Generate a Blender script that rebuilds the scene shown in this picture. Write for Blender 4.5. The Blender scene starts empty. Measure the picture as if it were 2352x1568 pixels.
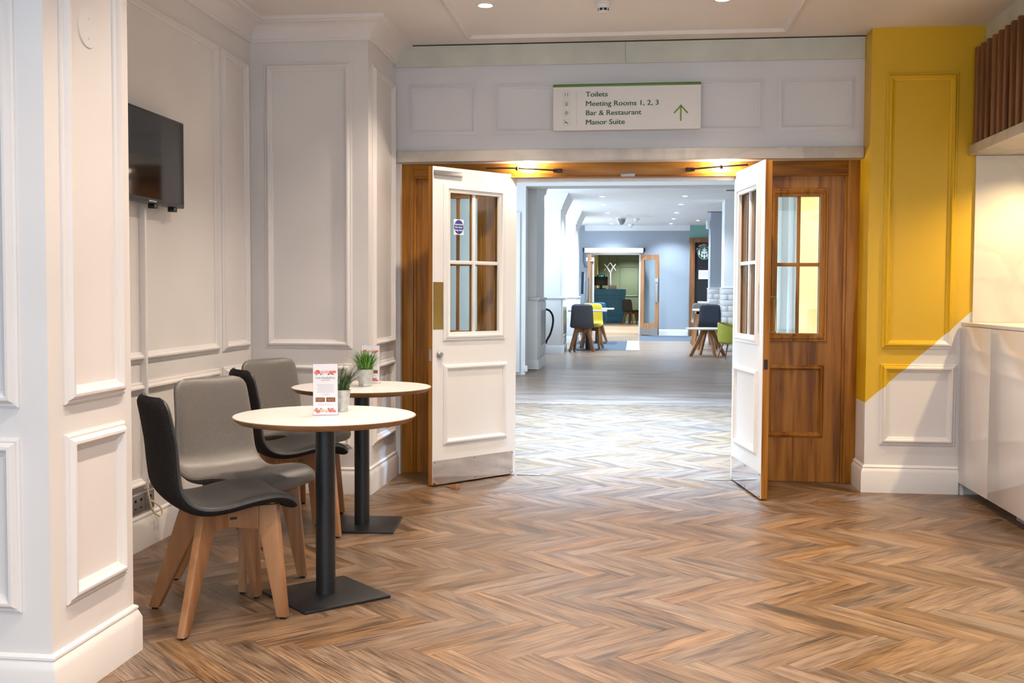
import bpy, bmesh, math, random
from mathutils import Vector, Matrix
random.seed(7)
S = bpy.context.scene
COL = S.collection
R = math.radians

# ---------------------------------------------------------------- camera, world, exposure
FPX, YAW, PITCH, ROLL, CAMH = 2450.0, .1148, .0448, -.0048, 1.25
_cy, _sy, _cp, _sp = math.cos(YAW), math.sin(YAW), math.cos(PITCH), math.sin(PITCH)
_F = Vector((-_sy*_cp, _cy*_cp, -_sp)); _r = Vector((_cy, _sy, 0)); _d = -_r.cross(_F)
_c, _s = math.cos(ROLL), math.sin(ROLL)
_r, _d = _c*_r+_s*_d, -_s*_r+_c*_d
cam = bpy.data.cameras.new('camera'); cam.sensor_width = 36.0; cam.lens = FPX/2352*36.0
cam.clip_start = .05; cam.clip_end = 200
cam_o = bpy.data.objects.new('camera', cam); COL.objects.link(cam_o)
_m = Matrix((( _r.x, -_d.x, -_F.x, 0), (_r.y, -_d.y, -_F.y, 0), (_r.z, -_d.z, -_F.z, CAMH), (0, 0, 0, 1)))
cam_o.matrix_world = _m
S.camera = cam_o
w = bpy.data.worlds.new('sky'); S.world = w; w.use_nodes = True
w.node_tree.nodes['Background'].inputs[0].default_value = (.72, .84, 1.0, 1)
w.node_tree.nodes['Background'].inputs[1].default_value = .5
S.view_settings.view_transform = 'Standard'; S.view_settings.look = 'None'
S.view_settings.gamma = 1.0; S.view_settings.use_curve_mapping = False
S.view_settings.exposure = 0.46
cy = S.cycles; cy.max_bounces = 6; cy.diffuse_bounces = 4; cy.glossy_bounces = 2; cy.transmission_bounces = 4; cy.transparent_max_bounces = 12
cy.caustics_reflective = False; cy.caustics_refractive = False; cy.use_adaptive_sampling = True; cy.adaptive_threshold = .10
DAY = (.66, .83, 1.0); WARM = (1.0, .82, .66); COOL = (.70, .85, 1.0)
P_HALL, P_VEST, P_FAR, P_DAYFAR, P_DAYREAR, P_CANOPY = 98, 1250, 185, 44, 52, 42

def area_light(name, loc, rot, sx, sy, power, color):
    l = bpy.data.lights.new(name, 'AREA'); l.shape = 'RECTANGLE'; l.size = sx; l.size_y = sy
    l.energy = power; l.color = color
    o = bpy.data.objects.new(name, l); COL.objects.link(o); o.location = loc; o.rotation_euler = rot
    return o
# daylight in the window openings behind the camera (rear wall) and in the bays of the far room
for x in (-2.4, 0.2, 2.8):
    area_light('window_daylight', (x, -3.02, 1.65), (R(90), 0, 0), 1.9, 1.9, P_DAYREAR, DAY)
for y in (17.35, 21.35, 25.6):
    area_light('window_daylight', (-2.02, y, 2.05), (0, R(-90), 0), 1.5, 2.3 if y < 25 else 1.6, P_DAYFAR, DAY)
for y in (9.4, 12.0):
    area_light('window_daylight', (-2.52, y, 1.75), (0, R(-90), 0), 1.7, 1.6, P_DAYFAR*1.6, DAY)  # added area lights before the solid lobby wall, which has no window

# ---------------------------------------------------------------- materials
def nmat(name):
    m = bpy.data.materials.new(name); m.use_nodes = True
    nt = m.node_tree; b = nt.nodes['Principled BSDF']
    return m, nt, b
def N(nt, t, **kw):
    n = nt.nodes.new(t)
    for k, v in kw.items(): setattr(n, k, v)
    return n
def ramp(nt, fac, stops):
    n = N(nt, 'ShaderNodeValToRGB'); e = n.color_ramp.elements
    while len(e) < len(stops): e.new(.5)
    for i, (p, c) in enumerate(stops): e[i].position = p; e[i].color = (*c, 1)
    nt.links.new(fac, n.inputs[0]); return n
def plain(name, col, rough=.5, metal=0.0, var=.05, scale=8, bump=.0, bscale=200, spec=.5, coat=0):
    m, nt, b = nmat(name)
    tc = N(nt, 'ShaderNodeTexCoord'); no = N(nt, 'ShaderNodeTexNoise')
    no.inputs['Scale'].default_value = scale; no.inputs['Detail'].default_value = 3 if var > .03 else 0
    nt.links.new(tc.outputs['Object'], no.inputs['Vector'])
    lo = tuple(max(0, c*(1-var)) for c in col); hi = tuple(min(1, c*(1+var)) for c in col)
    rp = ramp(nt, no.outputs['Fac'], [(.3, lo), (.7, hi)])
    nt.links.new(rp.outputs[0], b.inputs['Base Color'])
    b.inputs['Roughness'].default_value = rough; b.inputs['Metallic'].default_value = metal
    b.inputs['Specular IOR Level'].default_value = spec; b.inputs['Coat Weight'].default_value = coat
    if bump:
        n2 = N(nt, 'ShaderNodeTexNoise'); n2.inputs['Scale'].default_value = bscale; n2.inputs['Detail'].default_value = 2
        nt.links.new(tc.outputs['Object'], n2.inputs['Vector'])
        bp = N(nt, 'ShaderNodeBump'); bp.inputs['Strength'].default_value = bump; bp.inputs['Distance'].default_value = .002
        nt.links.new(n2.outputs['Fac'], bp.inputs['Height']); nt.links.new(bp.outputs[0], b.inputs['Normal'])
    return m
def wood(name, dark, mid, light, axis='Z', rough=.38, freq=26, stretch=.07, bump=.15, fine=.5):
    m, nt, b = nmat(name)
    tc = N(nt, 'ShaderNodeTexCoord'); oi = N(nt, 'ShaderNodeObjectInfo')
    mp = N(nt, 'ShaderNodeMapping')
    sc = [1, 1, 1]; sc['XYZ'.index(axis)] = stretch
    mp.inputs['Scale'].default_value = sc
    mu = N(nt, 'ShaderNodeVectorMath', operation='MULTIPLY_ADD'); mu.inputs[1].default_value = (1, 1, 1)
    cb = N(nt, 'ShaderNodeCombineXYZ')
    for i in range(3): 
        k = N(nt, 'ShaderNodeMath', operation='MULTIPLY'); k.inputs[1].default_value = 7.3+3*i
        nt.links.new(oi.outputs['Random'], k.inputs[0]); nt.links.new(k.outputs[0], cb.inputs[i])
    nt.links.new(tc.outputs['Object'], mp.inputs[0]); nt.links.new(mp.outputs[0], mu.inputs[0]); nt.links.new(cb.outputs[0], mu.inputs[2])
    n1 = N(nt, 'ShaderNodeTexNoise'); n1.inputs['Scale'].default_value = freq; n1.inputs['Detail'].default_value = 6; n1.inputs['Distortion'].default_value = .6
    n2 = N(nt, 'ShaderNodeTexNoise'); n2.inputs['Scale'].default_value = freq*5; n2.inputs['Detail'].default_value = 3
    nt.links.new(mu.outputs[0], n1.inputs['Vector']); nt.links.new(mu.outputs[0], n2.inputs['Vector'])
    mx = N(nt, 'ShaderNodeMath', operation='MULTIPLY_ADD'); mx.inputs[1].default_value = fine*.5
    nt.links.new(n2.outputs['Fac'], mx.inputs[0]); nt.links.new(n1.outputs['Fac'], mx.inputs[2])
    rp = ramp(nt, mx.outputs[0], [(.42, dark), (.60, mid), (.82, light)])
    nt.links.new(rp.outputs[0], b.inputs['Base Color']); b.inputs['Roughness'].default_value = rough; b.inputs['Specular IOR Level'].default_value = .3
    bp = N(nt, 'ShaderNodeBump'); bp.inputs['Strength'].default_value = bump; bp.inputs['Distance'].default_value = .001
    nt.links.new(n2.outputs['Fac'], bp.inputs['Height']); nt.links.new(bp.outputs[0], b.inputs['Normal'])
    return m
def emit(name, col, strength):
    m, nt, b = nmat(name); b.inputs['Base Color'].default_value = (*col, 1)
    b.inputs['Emission Color'].default_value = (*col, 1); b.inputs['Emission Strength'].default_value = strength
    m.cycles.emission_sampling = 'NONE'
    return m
def glass(name, tint=(.93, .97, .96), gloss=.12, rough=.01):
    m, nt, b = nmat(name); nt.nodes.remove(b)
    out = nt.nodes['Material Output']
    tr = N(nt, 'ShaderNodeBsdfTransparent'); tr.inputs[0].default_value = (*tint, 1)
    gl = N(nt, 'ShaderNodeBsdfGlossy'); gl.inputs['Roughness'].default_value = rough
    lw = N(nt, 'ShaderNodeFresnel'); lw.inputs[0].default_value = 1.45
    mx = N(nt, 'ShaderNodeMixShader')
    g = N(nt, 'ShaderNodeNewGeometry'); iv = N(nt, 'ShaderNodeMath', operation='SUBTRACT'); iv.inputs[0].default_value = 1
    nt.links.new(g.outputs['Backfacing'], iv.inputs[1]); ml = N(nt, 'ShaderNodeMath', operation='MULTIPLY')
    nt.links.new(lw.outputs[0], ml.inputs[0]); nt.links.new(iv.outputs[0], ml.inputs[1])
    nt.links.new(ml.outputs[0], mx.inputs[0]); nt.links.new(tr.outputs[0], mx.inputs[1]); nt.links.new(gl.outputs[0], mx.inputs[2])
    nt.links.new(mx.outputs[0], out.inputs[0])
    return m
def plank_mat(name, per_face):
    """oak planks: UV runs along each plank; random number per object or per face"""
    m, nt, b = nmat(name)
    uv = N(nt, 'ShaderNodeUVMap'); uv.uv_map = 'UVMap'
    if per_face:
        at = N(nt, 'ShaderNodeAttribute', attribute_name='shade'); rnd = at.outputs['Fac']
    else:
        at = N(nt, 'ShaderNodeObjectInfo'); rnd = at.outputs['Random']
    cb = N(nt, 'ShaderNodeCombineXYZ')
    for i, k in enumerate((57.0, 91.0, 33.0)):
        q = N(nt, 'ShaderNodeMath', operation='MULTIPLY'); q.inputs[1].default_value = k
        nt.links.new(rnd, q.inputs[0]); nt.links.new(q.outputs[0], cb.inputs[i])
    ad = N(nt, 'ShaderNodeVectorMath', operation='ADD')
    nt.links.new(uv.outputs[0], ad.inputs[0]); nt.links.new(cb.outputs[0], ad.inputs[1])
    def noise(sx, sy, scale, detail, dist=0):
        mp = N(nt, 'ShaderNodeMapping'); mp.inputs['Scale'].default_value = (sx, sy, 1)
        n = N(nt, 'ShaderNodeTexNoise'); n.inputs['Scale'].default_value = scale; n.inputs['Detail'].default_value = detail; n.inputs['Distortion'].default_value = dist
        nt.links.new(ad.outputs[0], mp.inputs[0]); nt.links.new(mp.outputs[0], n.inputs['Vector']); return n
    big = noise(2.2, 14, 1.0, 3, .8); grain = noise(6, 150, 1.0, 5, .4); fine = noise(14, 420, 1.0, 2)
    m0 = N(nt, 'ShaderNodeMath', operation='MULTIPLY'); m0.inputs[1].default_value = .75; nt.links.new(big.outputs['Fac'], m0.inputs[0])
    m1 = N(nt, 'ShaderNodeMath', operation='MULTIPLY_ADD'); m1.inputs[1].default_value = .85
    nt.links.new(grain.outputs['Fac'], m1.inputs[0]); nt.links.new(m0.outputs[0], m1.inputs[2])
    m2 = N(nt, 'ShaderNodeMath', operation='MULTIPLY_ADD'); m2.inputs[1].default_value = .35
    nt.links.new(fine.outputs['Fac'], m2.inputs[0]); nt.links.new(m1.outputs[0], m2.inputs[2])
    mr = N(nt, 'ShaderNodeMapRange'); mr.inputs[1].default_value = .66; mr.inputs[2].default_value = 1.26; nt.links.new(m2.outputs[0], mr.inputs[0])
    rp = ramp(nt, mr.outputs[0], [(.12, (.036, .020, .010)), (.36, (.115, .063, .030)), (.56, (.190, .110, .056)), (.88, (.285, .180, .102))])
    # per plank tint: some planks greyer, some more orange, lighter or darker
    h = N(nt, 'ShaderNodeHueSaturation')
    f1 = N(nt, 'ShaderNodeMapRange'); f1.inputs[3].default_value = .80; f1.inputs[4].default_value = 1.16
    w2 = N(nt, 'ShaderNodeTexWhiteNoise', noise_dimensions='1D'); nt.links.new(rnd, w2.inputs['W'])
    nt.links.new(w2.outputs['Value'], f1.inputs[0]); nt.links.new(f1.outputs[0], h.inputs['Value'])
    f2 = N(nt, 'ShaderNodeMapRange'); f2.inputs[3].default_value = .80; f2.inputs[4].default_value = 1.12
    nt.links.new(rnd, f2.inputs[0]); nt.links.new(f2.outputs[0], h.inputs['Saturation'])
    nt.links.new(rp.outputs[0], h.inputs['Color']); nt.links.new(h.outputs[0], b.inputs['Base Color'])
    rr = N(nt, 'ShaderNodeMapRange'); rr.inputs[3].default_value = .30; rr.inputs[4].default_value = .46
    nt.links.new(grain.outputs['Fac'], rr.inputs[0]); nt.links.new(rr.outputs[0], b.inputs['Roughness'])
    bp = N(nt, 'ShaderNodeBump'); bp.inputs['Strength'].default_value = .12; bp.inputs['Distance'].default_value = .001
    nt.links.new(fine.outputs['Fac'], bp.inputs['Height']); nt.links.new(bp.outputs[0], b.inputs['Normal'])
    b.inputs['Specular IOR Level'].default_value = .8
    return m
def two_tone(name):
    """white wall paint with a yellow coat above a slanting edge, as the decorator masked it"""
    m, nt, b = nmat(name)
    g = N(nt, 'ShaderNodeNewGeometry'); sp = N(nt, 'ShaderNodeSeparateXYZ'); nt.links.new(g.outputs['Position'], sp.inputs[0])
    k = N(nt, 'ShaderNodeMath', operation='MULTIPLY_ADD'); k.inputs[1].default_value = -.917; k.inputs[2].default_value = 1.457*.917-.57
    mxx = N(nt, 'ShaderNodeMath', operation='MAXIMUM'); mxx.inputs[1].default_value = 1.457
    nt.links.new(sp.outputs['X'], mxx.inputs[0]); nt.links.new(mxx.outputs[0], k.inputs[0])
    a = N(nt, 'ShaderNodeMath', operation='ADD'); nt.links.new(k.outputs[0], a.inputs[0]); nt.links.new(sp.outputs['Z'], a.inputs[1])
    gt = N(nt, 'ShaderNodeMath', operation='GREATER_THAN'); gt.inputs[1].default_value = 0; nt.links.new(a.outputs[0], gt.inputs[0])
    mx = N(nt, 'ShaderNodeMix', data_type='RGBA'); nt.links.new(gt.outputs[0], mx.inputs[0])
    mx.inputs[6].default_value = (.76, .735, .72, 1); mx.inputs[7].default_value = (.70, .42, .006, 1)
    nt.links.new(mx.outputs[2], b.inputs['Base Color']); b.inputs['Roughness'].default_value = .45
    return m
def marble(name, base, vein, rough=.25):
    m, nt, b = nmat(name)
    tc = N(nt, 'ShaderNodeTexCoord'); n1 = N(nt, 'ShaderNodeTexNoise'); n1.inputs['Scale'].default_value = 1.6; n1.inputs['Detail'].default_value = 7; n1.inputs['Distortion'].default_value = 1.3
    nt.links.new(tc.outputs['Object'], n1.inputs['Vector'])
    rp = ramp(nt, n1.outputs['Fac'], [(.38, base), (.50, vein), (.56, base), (.75, tuple(c*.94 for c in base))])
    nt.links.new(rp.outputs[0], b.inputs['Base Color']); b.inputs['Roughness'].default_value = rough
    return m

PAINT = plain('white_wall_paint', (.76, .735, .72), .5, var=.02, scale=3)
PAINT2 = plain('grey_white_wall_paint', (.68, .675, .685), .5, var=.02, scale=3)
TRIM = plain('white_gloss_paint', (.78, .76, .745), .32, var=.02, scale=3)
CEIL = plain('ceiling_paint', (.82, .79, .77), .75, var=.02, scale=2)
YELLOW = two_tone('yellow_and_white_wall_paint')
OAKV = wood('oak_upright', (.18, .058, .005), (.35, .135, .013), (.46, .205, .034), 'Z', freq=22, stretch=.05)
OAKH = wood('oak_lengthwise', (.18, .058, .005), (.35, .135, .013), (.46, .205, .034), 'X', freq=22, stretch=.05)
BEECH = wood('beech_wood', (.31, .145, .064), (.41, .205, .095), (.48, .26, .13), 'Z', rough=.42, freq=14, stretch=.08, bump=.05, fine=.25)
PLY = wood('plywood_edge', (.20, .10, .045), (.33, .18, .085), (.42, .24, .12), 'X', rough=.5, freq=8, stretch=.3, bump=.05)
WALNUT = wood('slat_wood', (.12, .045, .014), (.22, .09, .032), (.30, .135, .055), 'Z', rough=.5, freq=18, stretch=.05)
PLANK = plank_mat('oak_plank', False); PLANKS = plank_mat('oak_planks_beyond', True)
SUBFLOOR = plain('dark_joint', (.05, .032, .022), .8)
DOORWHITE = plain('white_door_paint', (.80, .79, .775), .35, var=.015, scale=3)
STEEL = plain('brushed_steel', (.66, .62, .60), .10, 1.0, var=.04, scale=30)
STEELS = plain('satin_steel', (.5, .5, .5), .35, 1.0)
GREYMETAL = plain('grey_metal', (.36, .35, .34), .4, .7)
BRASS = plain('brass_plate', (.42, .29, .09), .3, .9)
DARKMETAL = plain('dark_bronze', (.05, .035, .025), .4, .7)
BLACKM = plain('black_powder_coat', (.010, .011, .013), .42, 0, var=.15, scale=60, bump=.1, bscale=400)
BLACKP = plain('black_plastic', (.012, .012, .013), .3)
SCREEN = plain('dark_screen', (.012, .013, .015), .06, spec=.6)
GLASS = glass('clear_glass'); GLASSG = plain('green_back_painted_glass', (.60, .62, .54), .10, 0, var=.08, scale=4, spec=.9)
ACRYL = glass('clear_acrylic', (.97, .97, .98))
LAMIN = plain('white_laminate', (.70, .68, .665), .32, var=.01)
MARBLE = marble('cream_marble', (.74, .68, .58), (.68, .62, .52))
STONE = marble('pale_stone_ledge', (.66, .61, .54), (.54, .50, .44), .35)
COUNTER = plain('gloss_white_panel', (.72, .70, .69), .16, var=.01, coat=.4)
CHAR = plain('charcoal_faux_leather', (.030, .031, .031), .38, var=.2, scale=90, bump=.25, bscale=500)
CHARB = plain('black_wool_fabric', (.019, .017, .017), .95, var=.35, scale=160, bump=.5, bscale=500, spec=.15)
GREY = plain('grey_faux_leather', (.165, .153, .140), .36, var=.08, scale=90, bump=.2, bscale=500)
GREYB = plain('grey_wool_fabric', (.10, .098, .096), .95, var=.25, scale=160, bump=.4, bscale=500, spec=.15)
LIME = plain('lime_fabric', (.48, .49, .09), .9, var=.15, scale=60, bump=.4, bscale=300, spec=.2)
YFAB = plain('yellow_faux_leather', (.62, .47, .02), .5, var=.08, scale=60)
TEALF = plain('teal_faux_leather', (.012, .10, .20), .5, var=.1, scale=60)
NAVYF = plain('navy_fabric', (.020, .028, .045), .8, var=.2, scale=60)
DKGREYF = plain('slate_fabric', (.085, .088, .105), .8, var=.15, scale=60)
FARWALL = plain('slate_blue_wall_paint', (.34, .38, .44), .6, var=.02, scale=2)
FARWHITE = plain('cool_white_paint', (.78, .79, .80), .5, var=.015, scale=2)
TEALW = plain('sea_green_wall_paint', (.22, .42, .38), .6, var=.03, scale=2)
GREENW = plain('sage_green_wall_paint', (.22, .27, .18), .55, var=.03, scale=2)
TEALC = plain('teal_painted_wood', (.08, .34, .66), .4, var=.04, scale=4)
CREAMW = plain('pale_yellow_wall_paint', (.92, .78, .36), .55, var=.02, scale=2)
CARPET = plain('blue_grey_carpet', (.10, .122, .155), .95, var=.25, scale=120, bump=.4, bscale=300, spec=.1)
FARFLOOR = wood('washed_oak_floor', (.15, .10, .072), (.27, .19, .14), (.37, .275, .205), 'X', rough=.30, freq=9, stretch=.12, bump=.05)
TILE = plain('white_glazed_tile', (.74, .75, .76), .12, var=.02, scale=3)
GROUT = plain('grey_grout', (.45, .46, .47), .9)
CHALK = plain('black_board', (.010, .010, .011), .6, var=.2, scale=10)
PAPER = plain('white_paper', (.90, .89, .885), .7, var=.01)
SIGNW = plain('white_sign_face', (.80, .78, .75), .5, var=.01)
GREEND = plain('dark_green_print', (.035, .085, .025), .5, var=.02)
GREENM = plain('leaf_green_strip', (.085, .19, .012), .35, var=.05)
GREENA = plain('olive_green_print', (.20, .30, .02), .5, var=.02)
GREENP = plain('pale_green_print', (.40, .44, .30), .5, var=.02)
BLUEP = plain('blue_print', (.03, .05, .30), .5, var=.02)
WHITEP = plain('white_print', (.9, .9, .9), .5, var=.0)
BLACKPR = plain('grey_print', (.28, .26, .28), .6)
CORAL = plain('coral_print', (.78, .17, .13), .6, var=.3, scale=90)
BLUSH = plain('blush_print', (.75, .50, .42), .6, var=.2, scale=120)
BROWNP = plain('brown_photo_print', (.28, .12, .06), .6, var=.8, scale=160)
LEAFP = plain('sage_print', (.12, .18, .14), .6)
ZINC = plain('galvanised_zinc', (.50, .53, .52), .42, .55, var=.16, scale=40)
GRASS = plain('grass_green', (.075, .21, .018), .5, var=.5, scale=30)
GRASSD = plain('dull_grass_green', (.045, .085, .022), .6, var=.5, scale=30)
CABLE = plain('cream_cable', (.74, .62, .44), .5)
PLASTIC = plain('white_plastic', (.80, .79, .77), .35, var=.01)
SPOTW = emit('lamp_glow_warm', (1.0, .93, .82), 30); SPOTC = emit('lamp_glow_cool', (.95, .97, 1.0), 30)
LOGOG = plain('logo_green', (.0, .11, .055), .5)
CYANE = emit('till_display_glow', (.05, .75, .8), 1.2)
EXITG = emit('exit_sign_glow', (.75, 1.0, .9), 1.6)

# ---------------------------------------------------------------- mesh helpers
class MB:
    def __init__(s): s.v = []; s.f = []; s.mi = []
    def add(s, vs, fs, mi=0):
        o = len(s.v); s.v += [tuple(v) for v in vs]; s.f += [tuple(i+o for i in f) for f in fs]; s.mi += [mi]*len(fs); return s
    def box(s, x0, x1, y0, y1, z0, z1, mi=0):
        vs = [(x, y, z) for z in (z0, z1) for y in (y0, y1) for x in (x0, x1)]
        return s.add(vs, [(0, 2, 3, 1), (4, 5, 7, 6), (0, 1, 5, 4), (2, 6, 7, 3), (0, 4, 6, 2), (1, 3, 7, 5)], mi)
    def prism(s, pts, ext, mi=0):
        """planar polygon pts (3D) extruded by vector ext"""
        n = len(pts); e = Vector(ext); a = [Vector(p) for p in pts]; b = [p+e for p in a]
        return s.add(a+b, [tuple(range(n))[::-1], tuple(range(n, 2*n))]+[(i, (i+1) % n, n+(i+1) % n, n+i) for i in range(n)], mi)
    def lathe(s, prof, seg=32, c=(0, 0, 0), mi=0, cap=True):
        vs = []; fs = []
        for r, z in prof:
            for k in range(seg):
                a = 2*math.pi*k/seg; vs.append((c[0]+r*math.cos(a), c[1]+r*math.sin(a), c[2]+z))
        for i in range(len(prof)-1):
            for k in range(seg):
                k2 = (k+1) % seg; fs.append((i*seg+k, i*seg+k2, (i+1)*seg+k2, (i+1)*seg+k))
        if cap:
            fs.append(tuple(range(seg))[::-1]); fs.append(tuple((len(prof)-1)*seg+k for k in range(seg)))
        return s.add(vs, fs, mi)
    def tube(s, pts, r, seg=8, mi=0):
        pts = [Vector(p) for p in pts]; vs = []; fs = []; up = None; n = len(pts)
        for i, p in enumerate(pts):
            t = (pts[min(i+1, n-1)]-pts[max(i-1, 0)]).normalized()
            if up is None: up = t.orthogonal().normalized()
            up = (up-t*up.dot(t)).normalized(); q = t.cross(up)
            rr = r[i] if isinstance(r, (list, tuple)) else r
            for k in range(seg):
                a = 2*math.pi*k/seg; vs.append(p+(up*math.cos(a)+q*math.sin(a))*rr)
        for i in range(n-1):
            for k in range(seg):
                k2 = (k+1) % seg; fs.append((i*seg+k, i*seg+k2, (i+1)*seg+k2, (i+1)*seg+k))
        fs.append(tuple(range(seg))[::-1]); fs.append(tuple((n-1)*seg+k for k in range(seg)))
        return s.add(vs, fs, mi)
    def frame(s, u0, u1, v0, v1, prof, P):
        """mitred picture-frame moulding; prof (inset, height); P(u,v,h)->xyz"""
        vs = []; fs = []; n = len(prof)
        for d, h in prof:
            for u, v in ((u0+d, v0+d), (u1-d, v0+d), (u1-d, v1-d), (u0+d, v1-d)): vs.append(P(u, v, h))
        for i in range(n-1):
            for k in range(4):
                k2 = (k+1) % 4; fs.append((i*4+k, i*4+k2, (i+1)*4+k2, (i+1)*4+k))
        return s.add(vs, fs)
    def sweep(s, path, prof):
        """profile (out, z) swept along XY polyline, out = right of travel, mitred"""
        n = len(path); dirs = [(Vector(path[i+1])-Vector(path[i])).normalized() for i in range(n-1)]
        vs = []; fs = []; m = len(prof)
        for i, p in enumerate(path):
            a = dirs[max(i-1, 0)]; b = dirs[min(i, n-2)]
            na = Vector((a.y, -a.x)); nb = Vector((b.y, -b.x)); k = (na+nb); k = k/(1+na.dot(nb))
            for d, z in prof: vs.append((p[0]+k.x*d, p[1]+k.y*d, z))
        for i in range(n-1):
            for j in range(m-1): fs.append((i*m+j, (i+1)*m+j, (i+1)*m+j+1, i*m+j+1))
        fs.append(tuple(range(m))); fs.append(tuple((n-1)*m+j for j in range(m))[::-1])
        return s.add(vs, fs)
    def build(s, name, mat, parent=None, smooth=False, bevel=0, seg=2, loc=None, rot=None):
        me = bpy.data.meshes.new(name); me.from_pydata(s.v, [], s.f)
        for mm in (mat if isinstance(mat, (list, tuple)) else [mat]): me.materials.append(mm)
        if isinstance(mat, (list, tuple)):
            for p, i in zip(me.polygons, s.mi): p.material_index = i
        bm = bmesh.new(); bm.from_mesh(me)
        bmesh.ops.recalc_face_normals(bm, faces=bm.faces)
        if bevel:
            es = [e for e in bm.edges if len(e.link_faces) == 2 and e.calc_face_angle(0) > .5]
            bmesh.ops.bevel(bm, geom=es, offset=bevel, segments=seg, affect='EDGES', profile=.5, clamp_overlap=True)
        bm.to_mesh(me); bm.free()
        if smooth or bevel:
            me.shade_smooth(); me.set_sharp_from_angle(angle=R(35))
        me.update()
        return link(name, me, parent, loc, rot)
def link(name, me, parent=None, loc=None, rot=None):
    o = bpy.data.objects.new(name, me); COL.objects.link(o)
    if parent: o.parent = parent
    if loc: o.location = loc
    if rot: o.rotation_euler = rot
    return o
def box(name, b, mat, parent=None, bevel=0):
    return MB().box(*b).build(name, mat, parent, bevel=bevel)
def tag(o, label, cat, group=None, kind=None):
    o['label'] = label; o['category'] = cat
    if group: o['group'] = group
    if kind: o['kind'] = kind
    return o
def thing(name, label, cat, loc=(0, 0, 0), rz=0, group=None, kind=None):
    o = bpy.data.objects.new(name, None); COL.objects.link(o); o.empty_display_size = .1
    o.location = loc; o.rotation_euler = (0, 0, rz)
    return tag(o, label, cat, group, kind)
def dup(root, loc, rz=None, label=None, group=None):
    def cp(o, par):
        c = o.copy(); COL.objects.link(c); c.parent = par
        for ch in list(o.children): cp(ch, c)
        return c
    r = cp(root, None); r.location = loc
    if rz is not None: r.rotation_euler = (0, 0, rz)
    if label: r['label'] = label
    if group: r['group'] = group
    return r
def text_mesh(body, size, align='LEFT', bold=0.0, spacing=1.0, extrude=.0004):
    cu = bpy.data.curves.new('lettering', 'FONT'); cu.body = body; cu.size = size; cu.align_x = align; cu.align_y = 'BOTTOM_BASELINE'
    cu.offset = bold; cu.space_character = spacing; cu.extrude = extrude; cu.resolution_u = 3
    o = bpy.data.objects.new('lettering', cu); COL.objects.link(o)
    bpy.context.view_layer.update()
    me = bpy.data.meshes.new_from_object(o.evaluated_get(bpy.context.evaluated_depsgraph_get()))
    bpy.data.objects.remove(o); bpy.data.curves.remove(cu)
    return me
def lettering(body, size, mat, parent, loc, rot=(R(90), 0, 0), align='LEFT', bold=0.0, spacing=1.0, name='lettering', sx=1.0):
    me = text_mesh(body, size, align, 0, spacing)
    if bold:
        q = MB(); fs_ = [tuple(p.vertices) for p in me.polygons]
        for k in (-1, 0, 1): q.add([(v.co.x+k*bold, v.co.y+k*bold*.3, v.co.z+k*.00005) for v in me.vertices], fs_)
        bpy.data.meshes.remove(me); me = bpy.data.meshes.new(name); me.from_pydata(q.v, [], q.f)
    me.materials.clear(); me.materials.append(mat); me.name = name
    o = link(name, me, parent, loc, rot); o.scale = (sx, 1, 1); return o

def crom(pts, n):
    out = []
    P = [pts[0]]+list(pts)+[pts[-1]]
    for i in range(1, len(P)-2):
        for k in range(n):
            t = k/n; p0, p1, p2, p3 = (Vector(P[i+j]) for j in (-1, 0, 1, 2))
            out.append(.5*((2*p1)+(p2-p0)*t+(2*p0-5*p1+4*p2-p3)*t*t+(3*p1-p0-3*p2+p3)*t**3))
    out.append(Vector(pts[-1])); return out
# ---------------------------------------------------------------- the near hall: floor
Hc = 2.92
fl = box('floor', (-4.2, 4.8, -3.2, 12.33, -.12, -.004), SUBFLOOR)
tag(fl, 'herringbone oak plank floor of the hall and lobby', 'floor', kind='structure')
PW, PL, T0 = .1015, .522, (.387, 3.945)
GAP = .0008
def plank_mesh():
    L, W = PL-GAP, PW-GAP; h = .004
    m = MB().box(0, L, 0, W, -h, 0)
    me = bpy.data.meshes.new('plank'); me.from_pydata(m.v, [], m.f); uv = me.uv_layers.new(name='UVMap')
    for lp in me.loops:
        v = me.vertices[lp.vertex_index].co; uv.data[lp.index].uv = (v.x, v.y)
    bm = bmesh.new(); bm.from_mesh(me); bmesh.ops.recalc_face_normals(bm, faces=bm.faces); bm.to_mesh(me); bm.free()
    me.materials.append(PLANK); return me
e1 = Vector((1, -1))/math.sqrt(2); e2 = Vector((1, 1))/math.sqrt(2)
def proj(p):
    q = Vector(p)-Vector((0, 0, CAMH)); z = q.dot(_F)
    return (1176+FPX*q.dot(_r)/z, 784+FPX*q.dot(_d)/z, z) if z > .1 else (0, 0, -1)
planks = []
a0 = Vector(T0).dot(e1); b0 = Vector(T0).dot(e2)
for mrow in range(-10, 13):
    for i in range(-75, 80):
        a = a0+i*PW-mrow*PL; b = b0+i*PW+mrow*PL
        for kind in (0, 1):
            if kind == 0: o = e1*(a-PL)+e2*b; dx, dy = e1, e2
            else: o = e1*a+e2*(b-PL); dx, dy = e2, -e1
            c = o+dx*(PL/2)+dy*(PW/2)
            if c.y > 12.30-.2 or c.y < -2.9 or abs(c.x) > 4.0: continue
            if c.y < 7.3 and (c.x < -2.6): continue
            x, y, z = proj((c.x, c.y, 0)); vis = z > 0 and -40 < x < 2392 and y < 1640
            blocked = c.y < 7.2 and (c.x > 2.4 or c.x < -2.34)
            planks.append((z if vis and not blocked else 999+abs(c.y), o, dx, dy))
planks.sort(key=lambda t: t[0])
pm = plank_mesh()
for z, o, dx, dy in planks[:300]:
    p = link('plank', pm, fl, (o.x, o.y, 0), (0, 0, math.atan2(dx.y, dx.x)))
vs = []; fs = []; uvs = []; sh = []
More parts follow.
